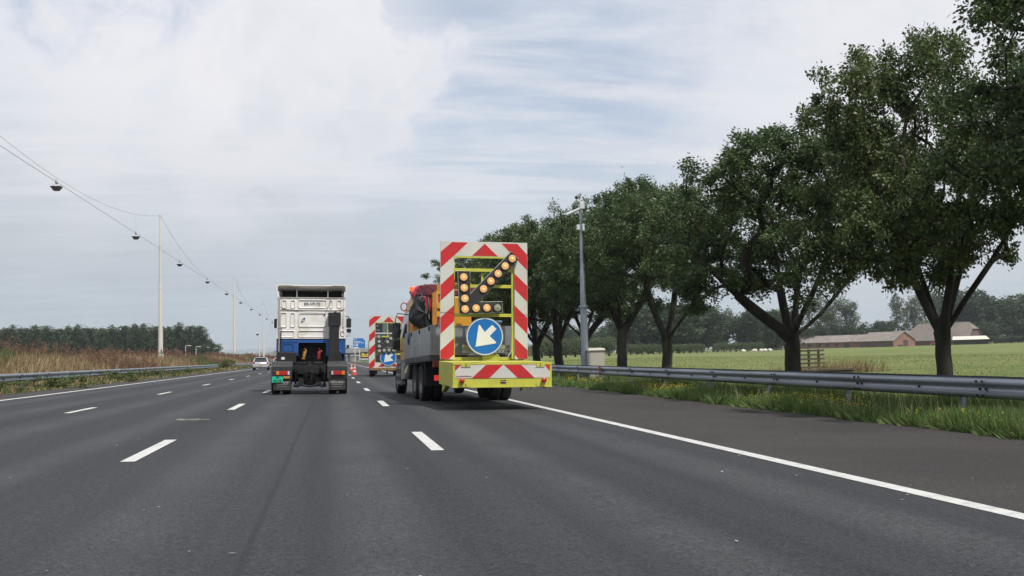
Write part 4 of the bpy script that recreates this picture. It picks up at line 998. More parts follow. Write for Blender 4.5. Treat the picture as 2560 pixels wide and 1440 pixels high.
# ------------------------------------------------------------------ hatchbacks
def hatch(name, paint, lit=False):
    t = empty(name); W = .84
    # half cross sections along the length: (y, bottom z, sill half width, waist z, waist half width, top z, top half width)
    S = [(0.02, .40, .74, .62, .76, .64, .70), (0.0, .36, .80, .66, .82, .74, .76), (.10, .28, .83, .86, .835, .90, .78), (.30, .26, .84, .90, .84, .94, .78), (1.2, .24, .84, .90, .84, .93, .78), (2.4, .24, .84, .88, .84, .92, .78),
         (3.0, .25, .84, .82, .83, .88, .74), (3.6, .28, .82, .68, .80, .74, .66), (3.85, .34, .72, .55, .70, .58, .56)]
    V = []; F = []
    for (y, zb, wb, zw, ww, zt, wt) in S:
        V += [(-wb*.86, y, zb), (-wb, y, zb+.10), (-ww, y, (zb+zw)/2+.05), (-ww*.985, y, zw), (-wt, y, zt), (wt, y, zt), (ww*.985, y, zw), (ww, y, (zb+zw)/2+.05), (wb, y, zb+.10), (wb*.86, y, zb)]
    n = 10
    for j in range(len(S)-1):
        for i in range(n): F.append((j*n+i, j*n+(i+1) % n, (j+1)*n+(i+1) % n, (j+1)*n+i))
    F += [tuple(range(n)), tuple(range(len(S)*n-1, (len(S)-1)*n-1, -1))]
    mb = MB(); mb.add(V, F); mb.build('body', paint, t, smooth=50, bevel=.02)
    # greenhouse: pillars and roof as one painted shell with glass set in
    mb = MB(); mb.hexa([(-.62, .42, 1.36), (.62, .42, 1.36), (.62, 1.95, 1.36), (-.62, 1.95, 1.36), (-.55, .50, 1.425), (.55, .50, 1.425), (.55, 1.8, 1.43), (-.55, 1.8, 1.43)])
    for s_ in (-1, 1):
        mb.hexa([(s_*.77, .10, .90), (s_*.70, .10, .90), (s_*.72, .38, .90), (s_*.77, .38, .90), (s_*.63, .40, 1.37), (s_*.55, .40, 1.37), (s_*.56, .58, 1.37), (s_*.63, .58, 1.37)])
        mb.hexa([(s_*.77, 1.45, .92), (s_*.72, 1.45, .92), (s_*.72, 1.55, .92), (s_*.77, 1.55, .92), (s_*.62, 1.35, 1.37), (s_*.57, 1.35, 1.37), (s_*.57, 1.45, 1.37), (s_*.62, 1.45, 1.37)])
        mb.hexa([(s_*.77, 2.75, .90), (s_*.70, 2.75, .90), (s_*.70, 2.82, .90), (s_*.77, 2.82, .90), (s_*.62, 1.85, 1.37), (s_*.55, 1.85, 1.37), (s_*.55, 1.94, 1.37), (s_*.62, 1.94, 1.37)])
    mb.hexa([(-.62, .30, 1.38), (.62, .30, 1.38), (.62, .46, 1.38), (-.62, .46, 1.38), (-.60, .33, 1.41), (.60, .33, 1.41), (.60, .46, 1.42), (-.60, .46, 1.42)])
    mb.build('roof', paint, t, bevel=.012)
    mb = MB(); mb.hexa([(-.74, .15, .90), (.74, .15, .90), (.74, 2.76, .90), (-.74, 2.76, .90), (-.605, .44, 1.37), (.605, .44, 1.37), (.605, 1.9, 1.37), (-.605, 1.9, 1.37)]); mb.build('window', M_glass, t)
    mb = MB(); mb.prism(rrect(-.79, .33, .79, .60, .06), -.07, .05); mb.build('bumper', paint, t, bevel=.02)
    MB().box(-.60, .60, -.05, .1, .22, .335).build('bumper_trim', M_black, t)
    for s_ in (-1, 1):
        mb = MB(); mb.prism([(s_*.80, .72), (s_*.80, .92), (s_*.58, .90), (s_*.56, .74)], -.015, .12); mb.build('tail_light', M_redlit if lit else M_lampred, t, bevel=.01)
        mb = MB(); mb.hexa([(s_*.84, 1.75, .95), (s_*.98, 1.75, .93), (s_*.98, 1.85, .93), (s_*.84, 1.85, .95), (s_*.84, 1.75, 1.07), (s_*.97, 1.75, 1.05), (s_*.97, 1.85, 1.05), (s_*.84, 1.85, 1.07)]); mb.build('door_mirror', M_black, t, bevel=.02)
        for y in (.62, 3.05): wheel(t, s_*.74, y, .30, .18)
    mb = MB(); mb.box(-.26, .26, -.085, -.071, .46, .57); mb.text('74-NP-RL', .10, (0, -.087, .515), 1, .001, .002)
    mb.build('number_plate', [mat('plate_yellow', (.60, .34, .03), .5), M_black], t, fix=False)
    mb = MB(); mb.tube([(.0, -.0, .93), (-.3, .16, 1.02)], .01, 5); mb.build('wiper', M_black, t)
    return t
M_silver = mat('silver_paint', (.52, .53, .56), .28, metal=.55, coat=.5)
def put(t, x, y, yaw=0., dz=0.): t.matrix_world = Matrix.Translation((x, y, rz(x)+dz)) @ Matrix.Rotation(TILT, 4, 'Y') @ Matrix.Rotation(yaw, 4, 'Z')
c = hatch('hatchback_car', M_silver); put(c, -7.72, 112, .012); c.scale = (1.04, 1, 1.0); tag(c, 'silver hatchback driving in the left lane ahead of the white tractor unit', 'car')
c = hatch('hatchback_car', mat('pearl_paint', (.60, .60, .60), .3, coat=.5), True); put(c, -7.75, 150); tag(c, 'pale car with a lit red tail light, mostly hidden by the white tractor unit', 'car')

# ------------------------------------------------------------------ white tractor unit (seen from behind)
t = on_road('tractor_unit', -.755, 34.3)
TX = t; S1 = .00306; S2 = .00322; CY = 2.35       # metres per unit of the enlarged crop at the tail and at the cab back
def cx(u): return (u-546)*S2+.0
def cz(v): return 1.21+(962-v)*S2
def tx(u): return (u-532)*.00290
def tz(v): return (1361-v)*S1
zsplit = cz(730); ztop = cz(262)
# cab shell: white upper, blue lower; a side profile that slopes at the windscreen
hwc = 1.235
mb = MB(); mb.hexa([(-hwc, CY, zsplit), (hwc, CY, zsplit), (hwc-.02, CY+2.1, zsplit), (-hwc+.02, CY+2.1, zsplit), (-hwc+.015, CY, ztop), (hwc-.015, CY, ztop), (hwc-.12, CY+1.75, ztop), (-hwc+.12, CY+1.75, ztop)])
# pressed panels of the back wall
yb = CY-.004
for (a, b, c_, d) in ((215, 293, 268, 385), (312, 293, 362, 385), (395, 290, 712, 385), (748, 293, 782, 382), (830, 290, 882, 380), (203, 435, 270, 603), (312, 437, 362, 600), (402, 440, 708, 597), (205, 640, 358, 715), (397, 638, 708, 712), (735, 640, 762, 715), (876, 640, 925, 700), (897, 440, 925, 600)):
    x0, x1, z0, z1 = cx(a), cx(c_), cz(d), cz(b); r_ = min(.05, (x1-x0)*.3)
    ringframe(mb, x0-.012, z0-.012, x1+.012, z1+.012, r_+.01, .022, yb, yb-.030); ringframe(mb, x0+.010, z0+.010, x1-.010, z1-.010, r_, .022, yb-.030, yb-.004)
mb.box(-hwc+.0, hwc-.0, CY-.02, CY, cz(408), cz(400)); mb.box(-hwc+.01, hwc-.01, CY-.025, CY, cz(268), cz(262)); mb.box(-hwc, hwc, CY-.03, CY, cz(731), cz(722))
for s_ in (-1, 1): mb.tube([(s_*(hwc-.05), CY-.01, zsplit), (s_*(hwc-.06), CY-.01, ztop)], .028, 8)
mb.build('cab', M_white, t, smooth=35)
mb = MB()
lo = cz(925)
mb.hexa([(-hwc-.01, CY+.02, zsplit), (hwc+.01, CY+.02, zsplit), (hwc, CY+2.1, zsplit), (-hwc, CY+2.1, zsplit), (-hwc-.01, CY+.02, zsplit-.002), (hwc+.01, CY+.02, zsplit-.002), (hwc, CY+2.1, zsplit-.002), (-hwc, CY+2.1, zsplit-.002)])
def blueplate(x0, x1, z0, z1, y=CY, d=.06): mb.box(x0, x1, y, y+d, z0, z1)
blueplate(-hwc-.005, hwc+.005, cz(778), zsplit-.001); blueplate(-hwc-.005, cx(405), cz(880), cz(778)); blueplate(cx(350), cx(402), lo, cz(880)); blueplate(cx(708), cx(745), lo, cz(778)); blueplate(cx(745), hwc+.005, cz(900), cz(778))
mb.box(-hwc-.005, cx(402), CY-.02, CY, cz(772), cz(765)); ringframe(mb, cx(402), cz(935), cx(712), cz(768), .07, .02, CY-.002, CY-.035)
ringframe(mb, cx(228), cz(905), cx(348), cz(783), .10, .02, CY-.002, CY-.03)
for s_ in (-1, 1):  # lower side skirts of the cab
    mb.box(s_*hwc-.03*(s_ > 0)-.0, s_*hwc+.03*(s_ < 0), CY+.065, CY+2.0, .95, zsplit-.003)
mb.build('cab_base', M_blue, t)
mb = MB(); mb.box(cx(402), cx(712), CY+.35, CY+.45, .5, cz(775)); mb.box(-hwc+.05, hwc-.05, CY+.5, CY+1.9, .55, zsplit-.06); mb.build('engine_tunnel', M_dark, t)
# roof air deflector: open at the back
mb = MB(); zt0, zt1 = cz(265), cz(112); ho = cx(937); e_ = .035
prof = [(-hwc+.01, zt0), (-hwc+.0, cz(190)), (-ho-.005, cz(185)), (-ho, cz(140)), (-ho+.07, cz(118)), (cx(310), cz(116)), (cx(345), cz(122)), (cx(750), cz(122)), (cx(800), cz(114)), (ho-.07, cz(116)), (ho, cz(140)), (ho+.0, cz(185)), (hwc-.0, cz(190)), (hwc-.01, zt0)]
inn = [(-hwc+.06, zt0), (-hwc+.06, cz(198)), (-ho+.035, cz(190)), (-ho+.035, cz(145)), (-ho+.09, cz(129)), (cx(310), cz(128)), (cx(345), cz(134)), (cx(750), cz(134)), (cx(800), cz(126)), (ho-.09, cz(128)), (ho-.035, cz(145)), (ho-.035, cz(190)), (hwc-.06, cz(198)), (hwc-.06, zt0)]
n = len(prof); y0, y1 = CY-.06, CY+1.5
def ringv(P, y, f=1., dz=0.): return [(x*f, y, zt0+(z-zt0)*(1-dz)) for x, z in P]
vs = ringv(prof, y0)+ringv(inn, y0)+ringv(prof, y1, .92, .45)+ringv(inn, y1, .92, .45)
mb.add(vs, [(i, i+1, i+1+n, i+n) for i in range(n-1)]+[(i, i+2*n, i+1+2*n, i+1) for i in range(n-1)]+[(i+n, i+1+n, i+1+3*n, i+3*n) for i in range(n-1)])
mb.add([(-hwc+.05, y0+.02, zt0+.002), (hwc-.05, y0+.02, zt0+.002), (hwc-.1, y1, zt0+.002), (-hwc+.1, y1, zt0+.002)], [(0, 1, 2, 3)])
mb.build('roof_deflector', M_white, t, smooth=35)
MB().hexa([(-1.1, CY+.95, zt0+.01), (1.1, CY+.95, zt0+.01), (1.05, CY+1.45, zt0+.01), (-1.05, CY+1.45, zt0+.01), (-1.1, CY+.93, zt0+.33), (1.1, CY+.93, zt0+.33), (1.05, CY+1.4, zt0+.33), (-1.05, CY+1.4, zt0+.33)]).build('deflector_bulkhead', M_dark, t)
for u in (380, 727): MB().box(cx(u-6), cx(u+6), CY+.05, CY+.10, zt0+.003, cz(140)).build('deflector_strut', M_alu, t)
mb = MB(); mb.text('BR-VP-70', .150, (cx(552), CY-.008, cz(339)), 0, .004, .0, sx=1.0); mb.build('lettering', M_black, t, fix=False)
mb = MB(); cxm, czm = cx(455), cz(521)     # slanted ring emblem
o_ = [(.045*math.cos(a), .105*math.sin(a)) for a in np.linspace(0, 2*math.pi, 24, endpoint=False)]; i_ = [(.024*math.cos(a)+.004, .062*math.sin(a)-.006) for a in np.linspace(0, 2*math.pi, 24, endpoint=False)]
ro = lambda p, s_=-.62: (cxm+p[0]*math.cos(s_)-p[1]*math.sin(s_), CY-.012, czm+p[0]*math.sin(s_)+p[1]*math.cos(s_))
mb.add([ro(p) for p in o_]+[ro(p) for p in i_], [(j, (j+1) % 24, (j+1) % 24+24, j+24) for j in range(24)]); mb.build('emblem', mat('emblem_blue', (.02, .07, .22), .4), t)
mb = MB(); mb.tube([(cx(760), CY-.06, cz(285)), (cx(735), CY-.05, cz(360)), (cx(705), CY-.03, cz(425))], .007, 5); mb.tube([(cx(215), CY-.03, cz(398)), (cx(450), CY-.03, cz(412)), (cx(800), CY-.05, cz(425)), (cx(925), CY-.03, cz(388))], .009, 5); mb.box(cx(683), cx(696), CY-.04, CY-.004, cz(464), cz(452)); mb.build('cable', M_black, t)
for u, w_ in ((188, .03), (905, .02)):
    pass
mb = MB(); mb.tube([(cx(190), CY-.06, cz(880)), (cx(190), CY-.06, cz(268))], .022, 8); mb.tube([(cx(212), CY-.07, cz(870)), (cx(212), CY-.07, cz(618))], .016, 6, 1); mb.tube([(cx(178), CY-.07, cz(620)), (cx(212), CY-.07, cz(618))], .012, 6, 1); mb.build('grab_rail', [mat('ivory_pipe', (.40, .34, .26), .6, var=.3, dirt=(.15, .11, .07)), M_black], t, smooth=50)
# air intake stack
mb = MB(); _cx = cx; cx = lambda u: _cx(u)-.05
mb.prism(rrect(cx(748), cz(592), cx(890), cz(437), .04), CY-.34, CY-.06); mb.hexa([(cx(768), CY-.32, cz(880)), (cx(870), CY-.32, cz(880)), (cx(870), CY-.07, cz(880)), (cx(768), CY-.07, cz(880)), (cx(762), CY-.32, cz(594)), (cx(872), CY-.32, cz(594)), (cx(872), CY-.07, cz(594)), (cx(762), CY-.07, cz(594))])
mb.hexa([(cx(752), CY-.36, cz(1010)), (cx(925), CY-.36, cz(1010)), (cx(925), CY+.1, cz(1010)), (cx(752), CY+.1, cz(1010)), (cx(760), CY-.36, cz(868)), (cx(885), CY-.36, cz(868)), (cx(885), CY+.0, cz(868)), (cx(760), CY+.0, cz(868))])
mb.cyl((cx(830), CY-.2, cz(436)), (cx(830), CY-.2, cz(425)), .05, n=12)
for v in (465, 525, 590, 720): 
    for u in (790, 850): mb.cyl((cx(u), CY-.345, cz(v)), (cx(u), CY-.33, cz(v)), .012, n=8)
mb.build('air_intake', M_black, t, bevel=.012); cx = _cx
mb = MB(); mb.tube([(cx(770), CY-.33, cz(870)), (cx(820), CY-.345, cz(874)), (cx(880), CY-.33, cz(870))], .008, 5); mb.build('strap', mat('bright_strap', (.5, .5, .48), .4), t)
# black box behind the cab on the left with a small label
mb = MB(); mb.box(cx(172), cx(385), CY-.55, CY-.02, cz(1010), cz(886)); mb.build('battery_box', M_black, t, bevel=.015)
MB().box(cx(225), cx(263), CY-.562, CY-.552, cz(968), cz(940)).build('sticker', M_signwhite, t)
mb = MB(); mb.box(-1.1, 1.1, CY-.6, CY+1.9, .72, 1.02); mb.build('fuel_tank', M_dark, t)
# mirrors
def mirror(x0, x1, z0, z1, y): 
    mb = MB(); mb.prism(rrect(x0, z0, x1, z1, .04), y-.05, y+.10); return mb
m_ = mirror(cx(104), cx(146), cz(597), cz(487), CY+1.7); m_.tube([(cx(150), CY+1.7, cz(450)), (cx(135), CY+1.7, cz(487))], .02, 6); m_.tube([(cx(150), CY+1.7, cz(450)), (cx(146), CY+1.7, cz(700))], .014, 6); m_.build('mirror', M_black, t, bevel=.01)
m_ = mirror(cx(945), cx(1003), cz(590), cz(478), CY+1.7); m_.tube([(cx(936), CY+1.7, cz(455)), (cx(965), CY+1.7, cz(455)), (cx(980), CY+1.7, cz(480))], .02, 6); m_.build('mirror', M_black, t, bevel=.01)
m_ = mirror(cx(950), cx(1003), cz(648), cz(602), CY+1.75); m_.build('mirror', M_black, t, bevel=.01)
m_ = MB(); m_.tube([(cx(936), CY+1.7, cz(690)), (cx(978), CY+1.7, cz(690)), (cx(980), CY+1.7, cz(650))], .012, 6); m_.build('mirror_arm', M_alu, t)
MB().box(cx(946), cx(972), CY+.2, CY+.5, cz(838), cz(802)).build('side_lamp', M_black, t, bevel=.01)
# chassis
mb = MB()
for s_ in (-1, 1):
    mb.box(s_*.43-.04, s_*.43+.04, .05, 4.2, .78, 1.02)
mb.box(-.8, .8, .10, .16, tz(1078), tz(1062)); mb.box(-.47, .47, .15, .22, tz(1060), tz(1030))
mb.box(tx(395), tx(430), .0, .2, tz(1075), tz(1028)); mb.box(tx(648), tx(680), .0, .2, tz(1075), tz(1028)); mb.hexa([(tx(400), -.02, tz(1085)), (tx(445), -.02, tz(1070)), (tx(445), .1, tz(1070)), (tx(400), .1, tz(1085)), (tx(420), -.02, tz(1055)), (tx(440), -.02, tz(1040)), (tx(440), .1, tz(1040)), (tx(420), .1, tz(1055))])
mb.box(-.9, .9, .75, .95, .86, 1.0); mb.box(-.55, .55, .4, 1.4, .70, .98)
for u in (370, 706): mb.cyl((tx(u), .30, tz(1255)), (tx(u), .34, tz(1090)), .035, n=10); mb.cyl((tx(u), .28, tz(1175)), (tx(u), .32, tz(1085)), .05, n=10); mb.cyl((tx(u)-.06, .3, tz(1262)), (tx(u)+.06, .3, tz(1262)), .06, n=12)
for u in (398, 675): mb.cyl((tx(u)-.05, .3, tz(1270)), (tx(u)+.05, .3, tz(1270)), .045, n=12)
mb.tube([(tx(345), .32, tz(1268)), (tx(430), .34, tz(1258)), (tx(530), .36, tz(1272)), (tx(640), .34, tz(1260)), (tx(722), .32, tz(1268))], .035, 8)
mb.build('chassis', M_dark, t, smooth=35)
mb = MB(); mb.lathe([(.05, -.30), (.22, -.26), (.30, -.1), (.30, .1), (.22, .25), (.06, .3)], (tx(530), .62, .58), ax='y', n=24); mb.cyl((-.95, .62, .52), (.95, .62, .52), .10, n=16)
for s_ in (-1, 1):
    mb.lathe([(.0, -.13), (.15, -.13), (.19, -.05), (.15, 0), (.19, .06), (.15, .13), (0, .13)], (s_*.42, .95, .80), n=18)
    mb.hexa([(s_*.20, .25, .30), (s_*.42, .25, .34), (s_*.42, .5, .34), (s_*.20, .5, .30), (s_*.20, .25, .52), (s_*.34, .25, .60), (s_*.34, .5, .60), (s_*.20, .5, .52)])
mb.tube([(-.12, .3, .62), (-.05, .28, .78), (.1, .28, .74), (.14, .32, .55)], .02, 6, 1); mb.tube([(.0, .3, .82), (.08, .26, .70), (.03, .28, .5)], .018, 6, 1)
mb.build('axle', [M_dark, mat('rusty_brown', (.10, .065, .045), .8, var=.3)], t, smooth=40)
mb = MB(); zf5 = tz(1010)
pts = [(-.48, 0), (-.44, -.22), (-.14, -.30), (-.06, -.05), (.06, -.05), (.14, -.30), (.44, -.22), (.48, 0), (.42, .42), (-.42, .42)]
mb.prism([(x, y+.72) for x, y in pts], zf5-.04, zf5+.03, ax='z'); mb.box(-.5, .5, .60, .9, zf5-.16, zf5-.05); mb.build('fifth_wheel', mat('greasy_steel', (.035, .036, .04), .35, metal=.6, var=.3), t, bevel=.01)
# coiled air lines
def coil(u, v0, v1, m, tilt_=.0):
    mb = MB(); p = []
    for i in range(6*11+1):
        a = i/11*2*math.pi; f = i/66; p.append((cx(u)+tilt_*f+.055*math.cos(a), CY-.12+.055*math.sin(a), cz(v0)+(cz(v1)-cz(v0))*f))
    mb.tube(p, .013, 6); mb.tube([p[-1], (cx(u)-.02+tilt_, CY+.1, cz(v1)+.10), (cx(u)-.1, CY+.3, cz(v1)+.02)], .013, 6); return mb.build('air_line', m, t, smooth=60)
coil(458, 970, 872, mat('gold_hose', (.50, .28, .06), .4), .07); coil(628, 965, 872, mat('red_hose', (.36, .02, .03), .4), .03)
MB().cyl((cx(662), CY-.05, cz(872)), (cx(662), CY+.02, cz(872)), .02, n=10).build('coupling', mat('brass', (.6, .42, .12), .4), t)
# mudguards, lamps, flaps, wheels
M_guard = mat('grey_mudguard', (.020, .021, .025), .6, var=.2, vscale=5, dirt=(.055, .052, .048), dscale=3)
M_flap = mat('rubber_flap', (.030, .030, .030), .75, var=.3, vscale=7, dirt=(.085, .08, .07), dscale=4)
for s_, (u0, u1) in ((-1, (95, 332)), (1, (738, 968))):
    x0, x1 = tx(u0), tx(u1)
    mb = MB(); ang = [R(a) for a in np.linspace(12, 168, 15)]; rO = .575; cyw = .62; czw = .50
    O = [(cyw-rO*math.cos(a), czw+.02+rO*math.sin(a)*1.06) for a in ang]; I = [(cyw-(rO-.03)*math.cos(a), czw+.02+(rO-.03)*math.sin(a)*1.06) for a in ang]
    n = len(O); mb.add([(x0, y, z) for y, z in O]+[(x1, y, z) for y, z in O]+[(x0, y, z) for y, z in I]+[(x1, y, z) for y, z in I], [(i, i+1, i+1+n, i+n) for i in range(n-1)]+[(i+2*n, i+3*n, i+1+3*n, i+1+2*n) for i in range(n-1)]+[(i, i+2*n, i+1+2*n, i+1) for i in range(n-1)]+[(i+n, i+1+n, i+1+3*n, i+3*n) for i in range(n-1)])
    mb.box(x0, x1, -.02, .10, tz(1185), tz(1050)); mb.build('mudguard', M_guard, t, smooth=40)
    mb = MB(); a, b = (u0+22, u1-12) if s_ < 0 else (u0+16, u1-16); mb.box(tx(a), tx(b), .0, .016, tz(1310), tz(1187)); 
    for k in (8, 16, 24): mb.box(tx(a)+k*S1*1.0, tx(a)+(k+4)*S1, -.012, -.001, tz(1300), tz(1195)); mb.box(tx(b)-(k+4)*S1, tx(b)-k*S1, -.012, -.001, tz(1300), tz(1195))
    fl = mb.build('mud_flap', M_flap, t)
    mb = MB(); xm = (tx(a)+tx(b))/2; mb.text('MIDLAND', .105, (xm, -.006, tz(1226)), 0, .003, .004, shear=.3, sx=1.05)
    mb.box(xm-.19, xm+.19, -.008, -.003, tz(1252), tz(1248)); mb.box(xm-.17, xm+.17, -.008, -.003, tz(1275), tz(1272)); mb.build('lettering', mat('worn_letter_grey', (.30, .29, .27), .7), fl, fix=False)
    L0 = ((150, 186, M_lampor), (187, 282, M_lampred), (283, 305, M_lampcl)) if s_ < 0 else ((787, 805, M_lampcl), (806, 905, M_lampred), (906, 944, M_lampor))
    mb = MB(); mb.box(tx(L0[0][0])-.01, tx(L0[-1][1])+.01, -.06, -.025, tz(1146), tz(1096)); lh = mb.build('tail_light', M_black, t, bevel=.006)
    for a_, b_, m_ in L0: MB().box(tx(a_), tx(b_), -.085, -.062, tz(1142), tz(1100)).build('lens', m_, lh, bevel=.006)
    for xx in ((tx(u0)+.13, tx(u1)-.19) if s_ < 0 else (tx(u0)+.19, tx(u1)-.13)): wheel(t, xx, .62, .50, .29)
    wheel(t, s_*1.02, CY+1.9, .50, .30)
t2 = MB().hexa([(tx(103), -.05, tz(1226)), (tx(228), -.05, tz(1218)), (tx(228), -.03, tz(1218)), (tx(103), -.03, tz(1226)), (tx(103), -.05, tz(1160)), (tx(228), -.05, tz(1152)), (tx(228), -.03, tz(1152)), (tx(103), -.03, tz(1160))]).build('number_plate', mat('green_plate', (.015, .50, .30), .45, var=.05), t)
mb = MB(); mb.text('OS', .085, (tx(166), -.055, tz(1172)), 0, .002, .002); mb.text('DD·HF', .095, (tx(166), -.055, tz(1205)), 0, .002, .003, sx=1.0, rot=.03); mb.build('lettering', mat('plate_ink', (.01, .07, .05), .6), t2, fix=False)
MB().box(tx(232), tx(308), -.06, -.03, tz(1182), tz(1152)).build('marker_lamp', mat('dull_orange', (.45, .22, .05), .4, var=.3, vscale=20), t, bevel=.006)
tag(t, 'white and blue tractor unit without a trailer, seen from behind', 'lorry')

# ------------------------------------------------------------------ arrow boards
M_lens_on = mat('lit_amber_lamp', (.50, .28, .12), .4, var=.2, vscale=9, emit=(1.0, .50, .20), estr=.36)
M_bulb = mat('amber_bulb', (1, .7, .3), .4, emit=(1.0, .66, .25), estr=1.6)
M_lens_off = mat('unlit_lamp', (.26, .27, .20), .25, coat=.4)
M_lens_dull = mat('dull_lamp', (.36, .35, .33), .35)
M_panel = mat('black_arrow_panel', (.020, .021, .024), .55, var=.2, dirt=(.05, .05, .045), dscale=3)
REDS = [[(400, 132), (491, 50), (618, 50), (508, 160), (400, 262)], [(508, 300), (508, 432), (400, 535), (400, 405)], [(508, 570), (508, 700), (400, 806), (400, 672)], [(508, 840), (508, 975), (466, 1013), (400, 1013), (400, 942)],
        [(755, 57), (860, 160), (652, 160)], [(892, 52), (1022, 52), (1102, 142), (1102, 272), (998, 165)], [(998, 302), (1102, 405), (1102, 537), (998, 432)], [(998, 568), (1102, 672), (1102, 806), (998, 700)], [(998, 838), (1102, 940), (1102, 1013), (1030, 1013), (998, 980)]]
def board(root, x0, x1, z0, z1, y, lit, th=.05, bars=(276, 410, 651), arrow_dz=0, closed=False):
    """striped frame with crossbars, lamp arrow and blue round sign; units of the enlarged crop mapped to metres"""
    kx = (x1-x0)/706; kz = (z1-z0)/973
    X = lambda u: x0+(u-398)*kx
    Z = lambda v: z1-(v-42)*kz
    mb = MB()
    for (a, b, c_, d) in ((398, 508, 42, 1015), (998, 1104, 42, 1015), (508, 998, 42, 164)): mb.box(X(a), X(b), y, y+th, Z(d), Z(c_), 0)
    if closed: mb.box(X(508), X(998), y, y+th, Z(1015), Z(915), 0)
    rd = list(REDS)
    if closed: rd += [[(640, 935), (735, 935), (660, 1000), (565, 1000)], [(775, 935), (868, 935), (945, 1000), (850, 1000)]]
    for P in rd: mb.prism([(X(u), Z(v)) for u, v in P], y-.004, y-.0005, 1)
    mb.build('striped_frame', [M_sheet, M_red], root)
    mb = MB()
    mb.box(X(508), X(998), y+.0, y+.04, Z(178), Z(165)); mb.box(X(978), X(997), y+.06, y+.12, Z(1013), Z(180)); mb.box(X(509), X(516), y+.06, y+.12, Z(1013), Z(180))
    for v in bars: mb.box(X(509), X(977), y+.06, y+.12, Z(v+13), Z(v-13))
    mb.box(X(735), X(752), y+.13, y+.17, Z(640), Z(300)); mb.tube([(X(500), y-.003, Z(632)), (X(398), y-.003, Z(632))], .004, 4, 1); mb.tube([(X(1000), y-.003, Z(647)), (X(1104), y-.003, Z(647))], .004, 4, 1)
    mb.build('crossbars', [M_lime, M_dark], root)
    dz = arrow_dz
    P = [(530, 292+dz), (545, 645+dz), (892, 632+dz), (889, 539+dz), (704, 545+dz), (1024, 184+dz), (962, 122+dz), (631, 478+dz), (627, 292+dz)]
    mb = MB(); mb.prism([(X(u), Z(v)) for u, v in P], y-.12, y-.03); ap = mb.build('arrow_panel', M_panel, root)
    mb = MB(); c_ = [(X(u), y-.125, Z(v)) for u, v in P]
    mb.tube([c_[0], c_[-1], c_[-2], c_[-3], c_[-4]], .006, 4); mb.tube([c_[2], c_[3], c_[4]], .005, 4); mb.tube([c_[2], c_[1], c_[0]], .004, 4); mb.build('panel_edge', mat('pale_edge', (.50, .52, .40), .5), ap)
    for u, v in ((577, 341), (581, 430), (586, 517), (588, 604), (676, 596), (763, 592), (850, 591), (736, 436), (795, 371), (854, 308), (912, 244), (970, 181)):
        v += dz
        on = lit and u != 850; r_ = 33*kx*.90
        mb = MB(); mb.lathe([(r_*1.12, 0), (r_*1.12, -.03), (r_*1.02, -.03)], (X(u), y-.122, Z(v)), ax='y', n=24, m=1)
        mb.lathe([(r_*1.02, -.02), (r_*.96, -.024), (r_*.7, -.028), (r_*.35, -.03), (r_*.20, -.033)], (X(u), y-.122, Z(v)), ax='y', n=24)
        mb.lathe([(r_*.20, -.033), (r_*.12, -.045), (0, -.05)], (X(u), y-.122, Z(v)), ax='y', n=16, m=2)
        mb.build('lamp', [(M_lens_on if on else M_lens_off) if lit else M_lens_dull, M_panel, (M_bulb if on else M_lens_off) if lit else M_lens_dull], ap, smooth=40, fix=False)
    cxs, czs, rs = X(751), Z(828), 152*kx
    mb = MB(); mb.lathe([(0, .0), (rs, 0), (rs, -.012), (rs*.975, -.016), (rs*.955, -.016)], (cxs, y-.04, czs), ax='y', n=64, m=2); mb.lathe([(rs*.955, -.016), (rs*.915, -.016)], (cxs, y-.04, czs), ax='y', n=64, m=1); mb.lathe([(rs*.915, -.016), (0, -.016)], (cxs, y-.04, czs), ax='y', n=64, m=0)
    A = [(-119, 126), (-114, 114), (-78, -130), (-72, -143), (-60, -138), (-2, -55), (92, -142), (145, -93), (60, -5), (138, 66), (143, 74), (130, 84), (-112, 124)]
    mb.prism([(cxs+a*rs/235, czs-b*rs/235) for a, b in A], y-.060, y-.0565, 1)
    mb.build('round_sign', [M_signblue, M_signwhite, mat('sign_grey_rim', (.16, .18, .19), .5)], root, smooth=30)
    return X, Z

# ------------------------------------------------------------------ yellow works truck
yaw = R(2.6)
t = on_road('works_truck', 3.95, 22.6, yaw)
BZ0, BZ1 = .545, 1.115; hb = 1.145
B = lambda u: -hb-.08+(u-125)*((2*hb+.08)/2250)
C_ = lambda v: BZ1-(v-235)*((BZ1-BZ0)/610)
# crash cushion box
mb = MB(); mb.hexa([(-hb-.08, 0, BZ0), (hb, 0, BZ0), (hb-.15, 1.95, BZ0+.03), (-hb-.10, 1.95, BZ0+.03), (-hb-.08, 0, BZ1), (hb, 0, BZ1), (hb-.15, 1.95, BZ1+.035), (-hb-.10, 1.95, BZ1+.035)]); cu = mb.build('crash_cushion', M_lime, t, bevel=.012)
mb = MB(); mb.box(B(178), B(2325), -.010, -.001, C_(625), C_(298), 0)
for P in ([(178, 300), (310, 300), (178, 440)], [(865, 300), (1245, 300), (938, 624), (545, 624)], [(1278, 300), (1665, 300), (1968, 624), (1588, 624)], [(2205, 300), (2324, 300), (2324, 462)]): mb.prism([(B(u), C_(v)) for u, v in P], -.0145, -.011, 1)
mb.text('www.CRUSHWHEEL.com', .043, (B(370), -.0135, C_(580)), 2, .001, .0012, sx=.80); mb.build('striped_plate', [M_sheet, M_red, mat('ink_red', (.20, .04, .06), .6)], cu, fix=False)
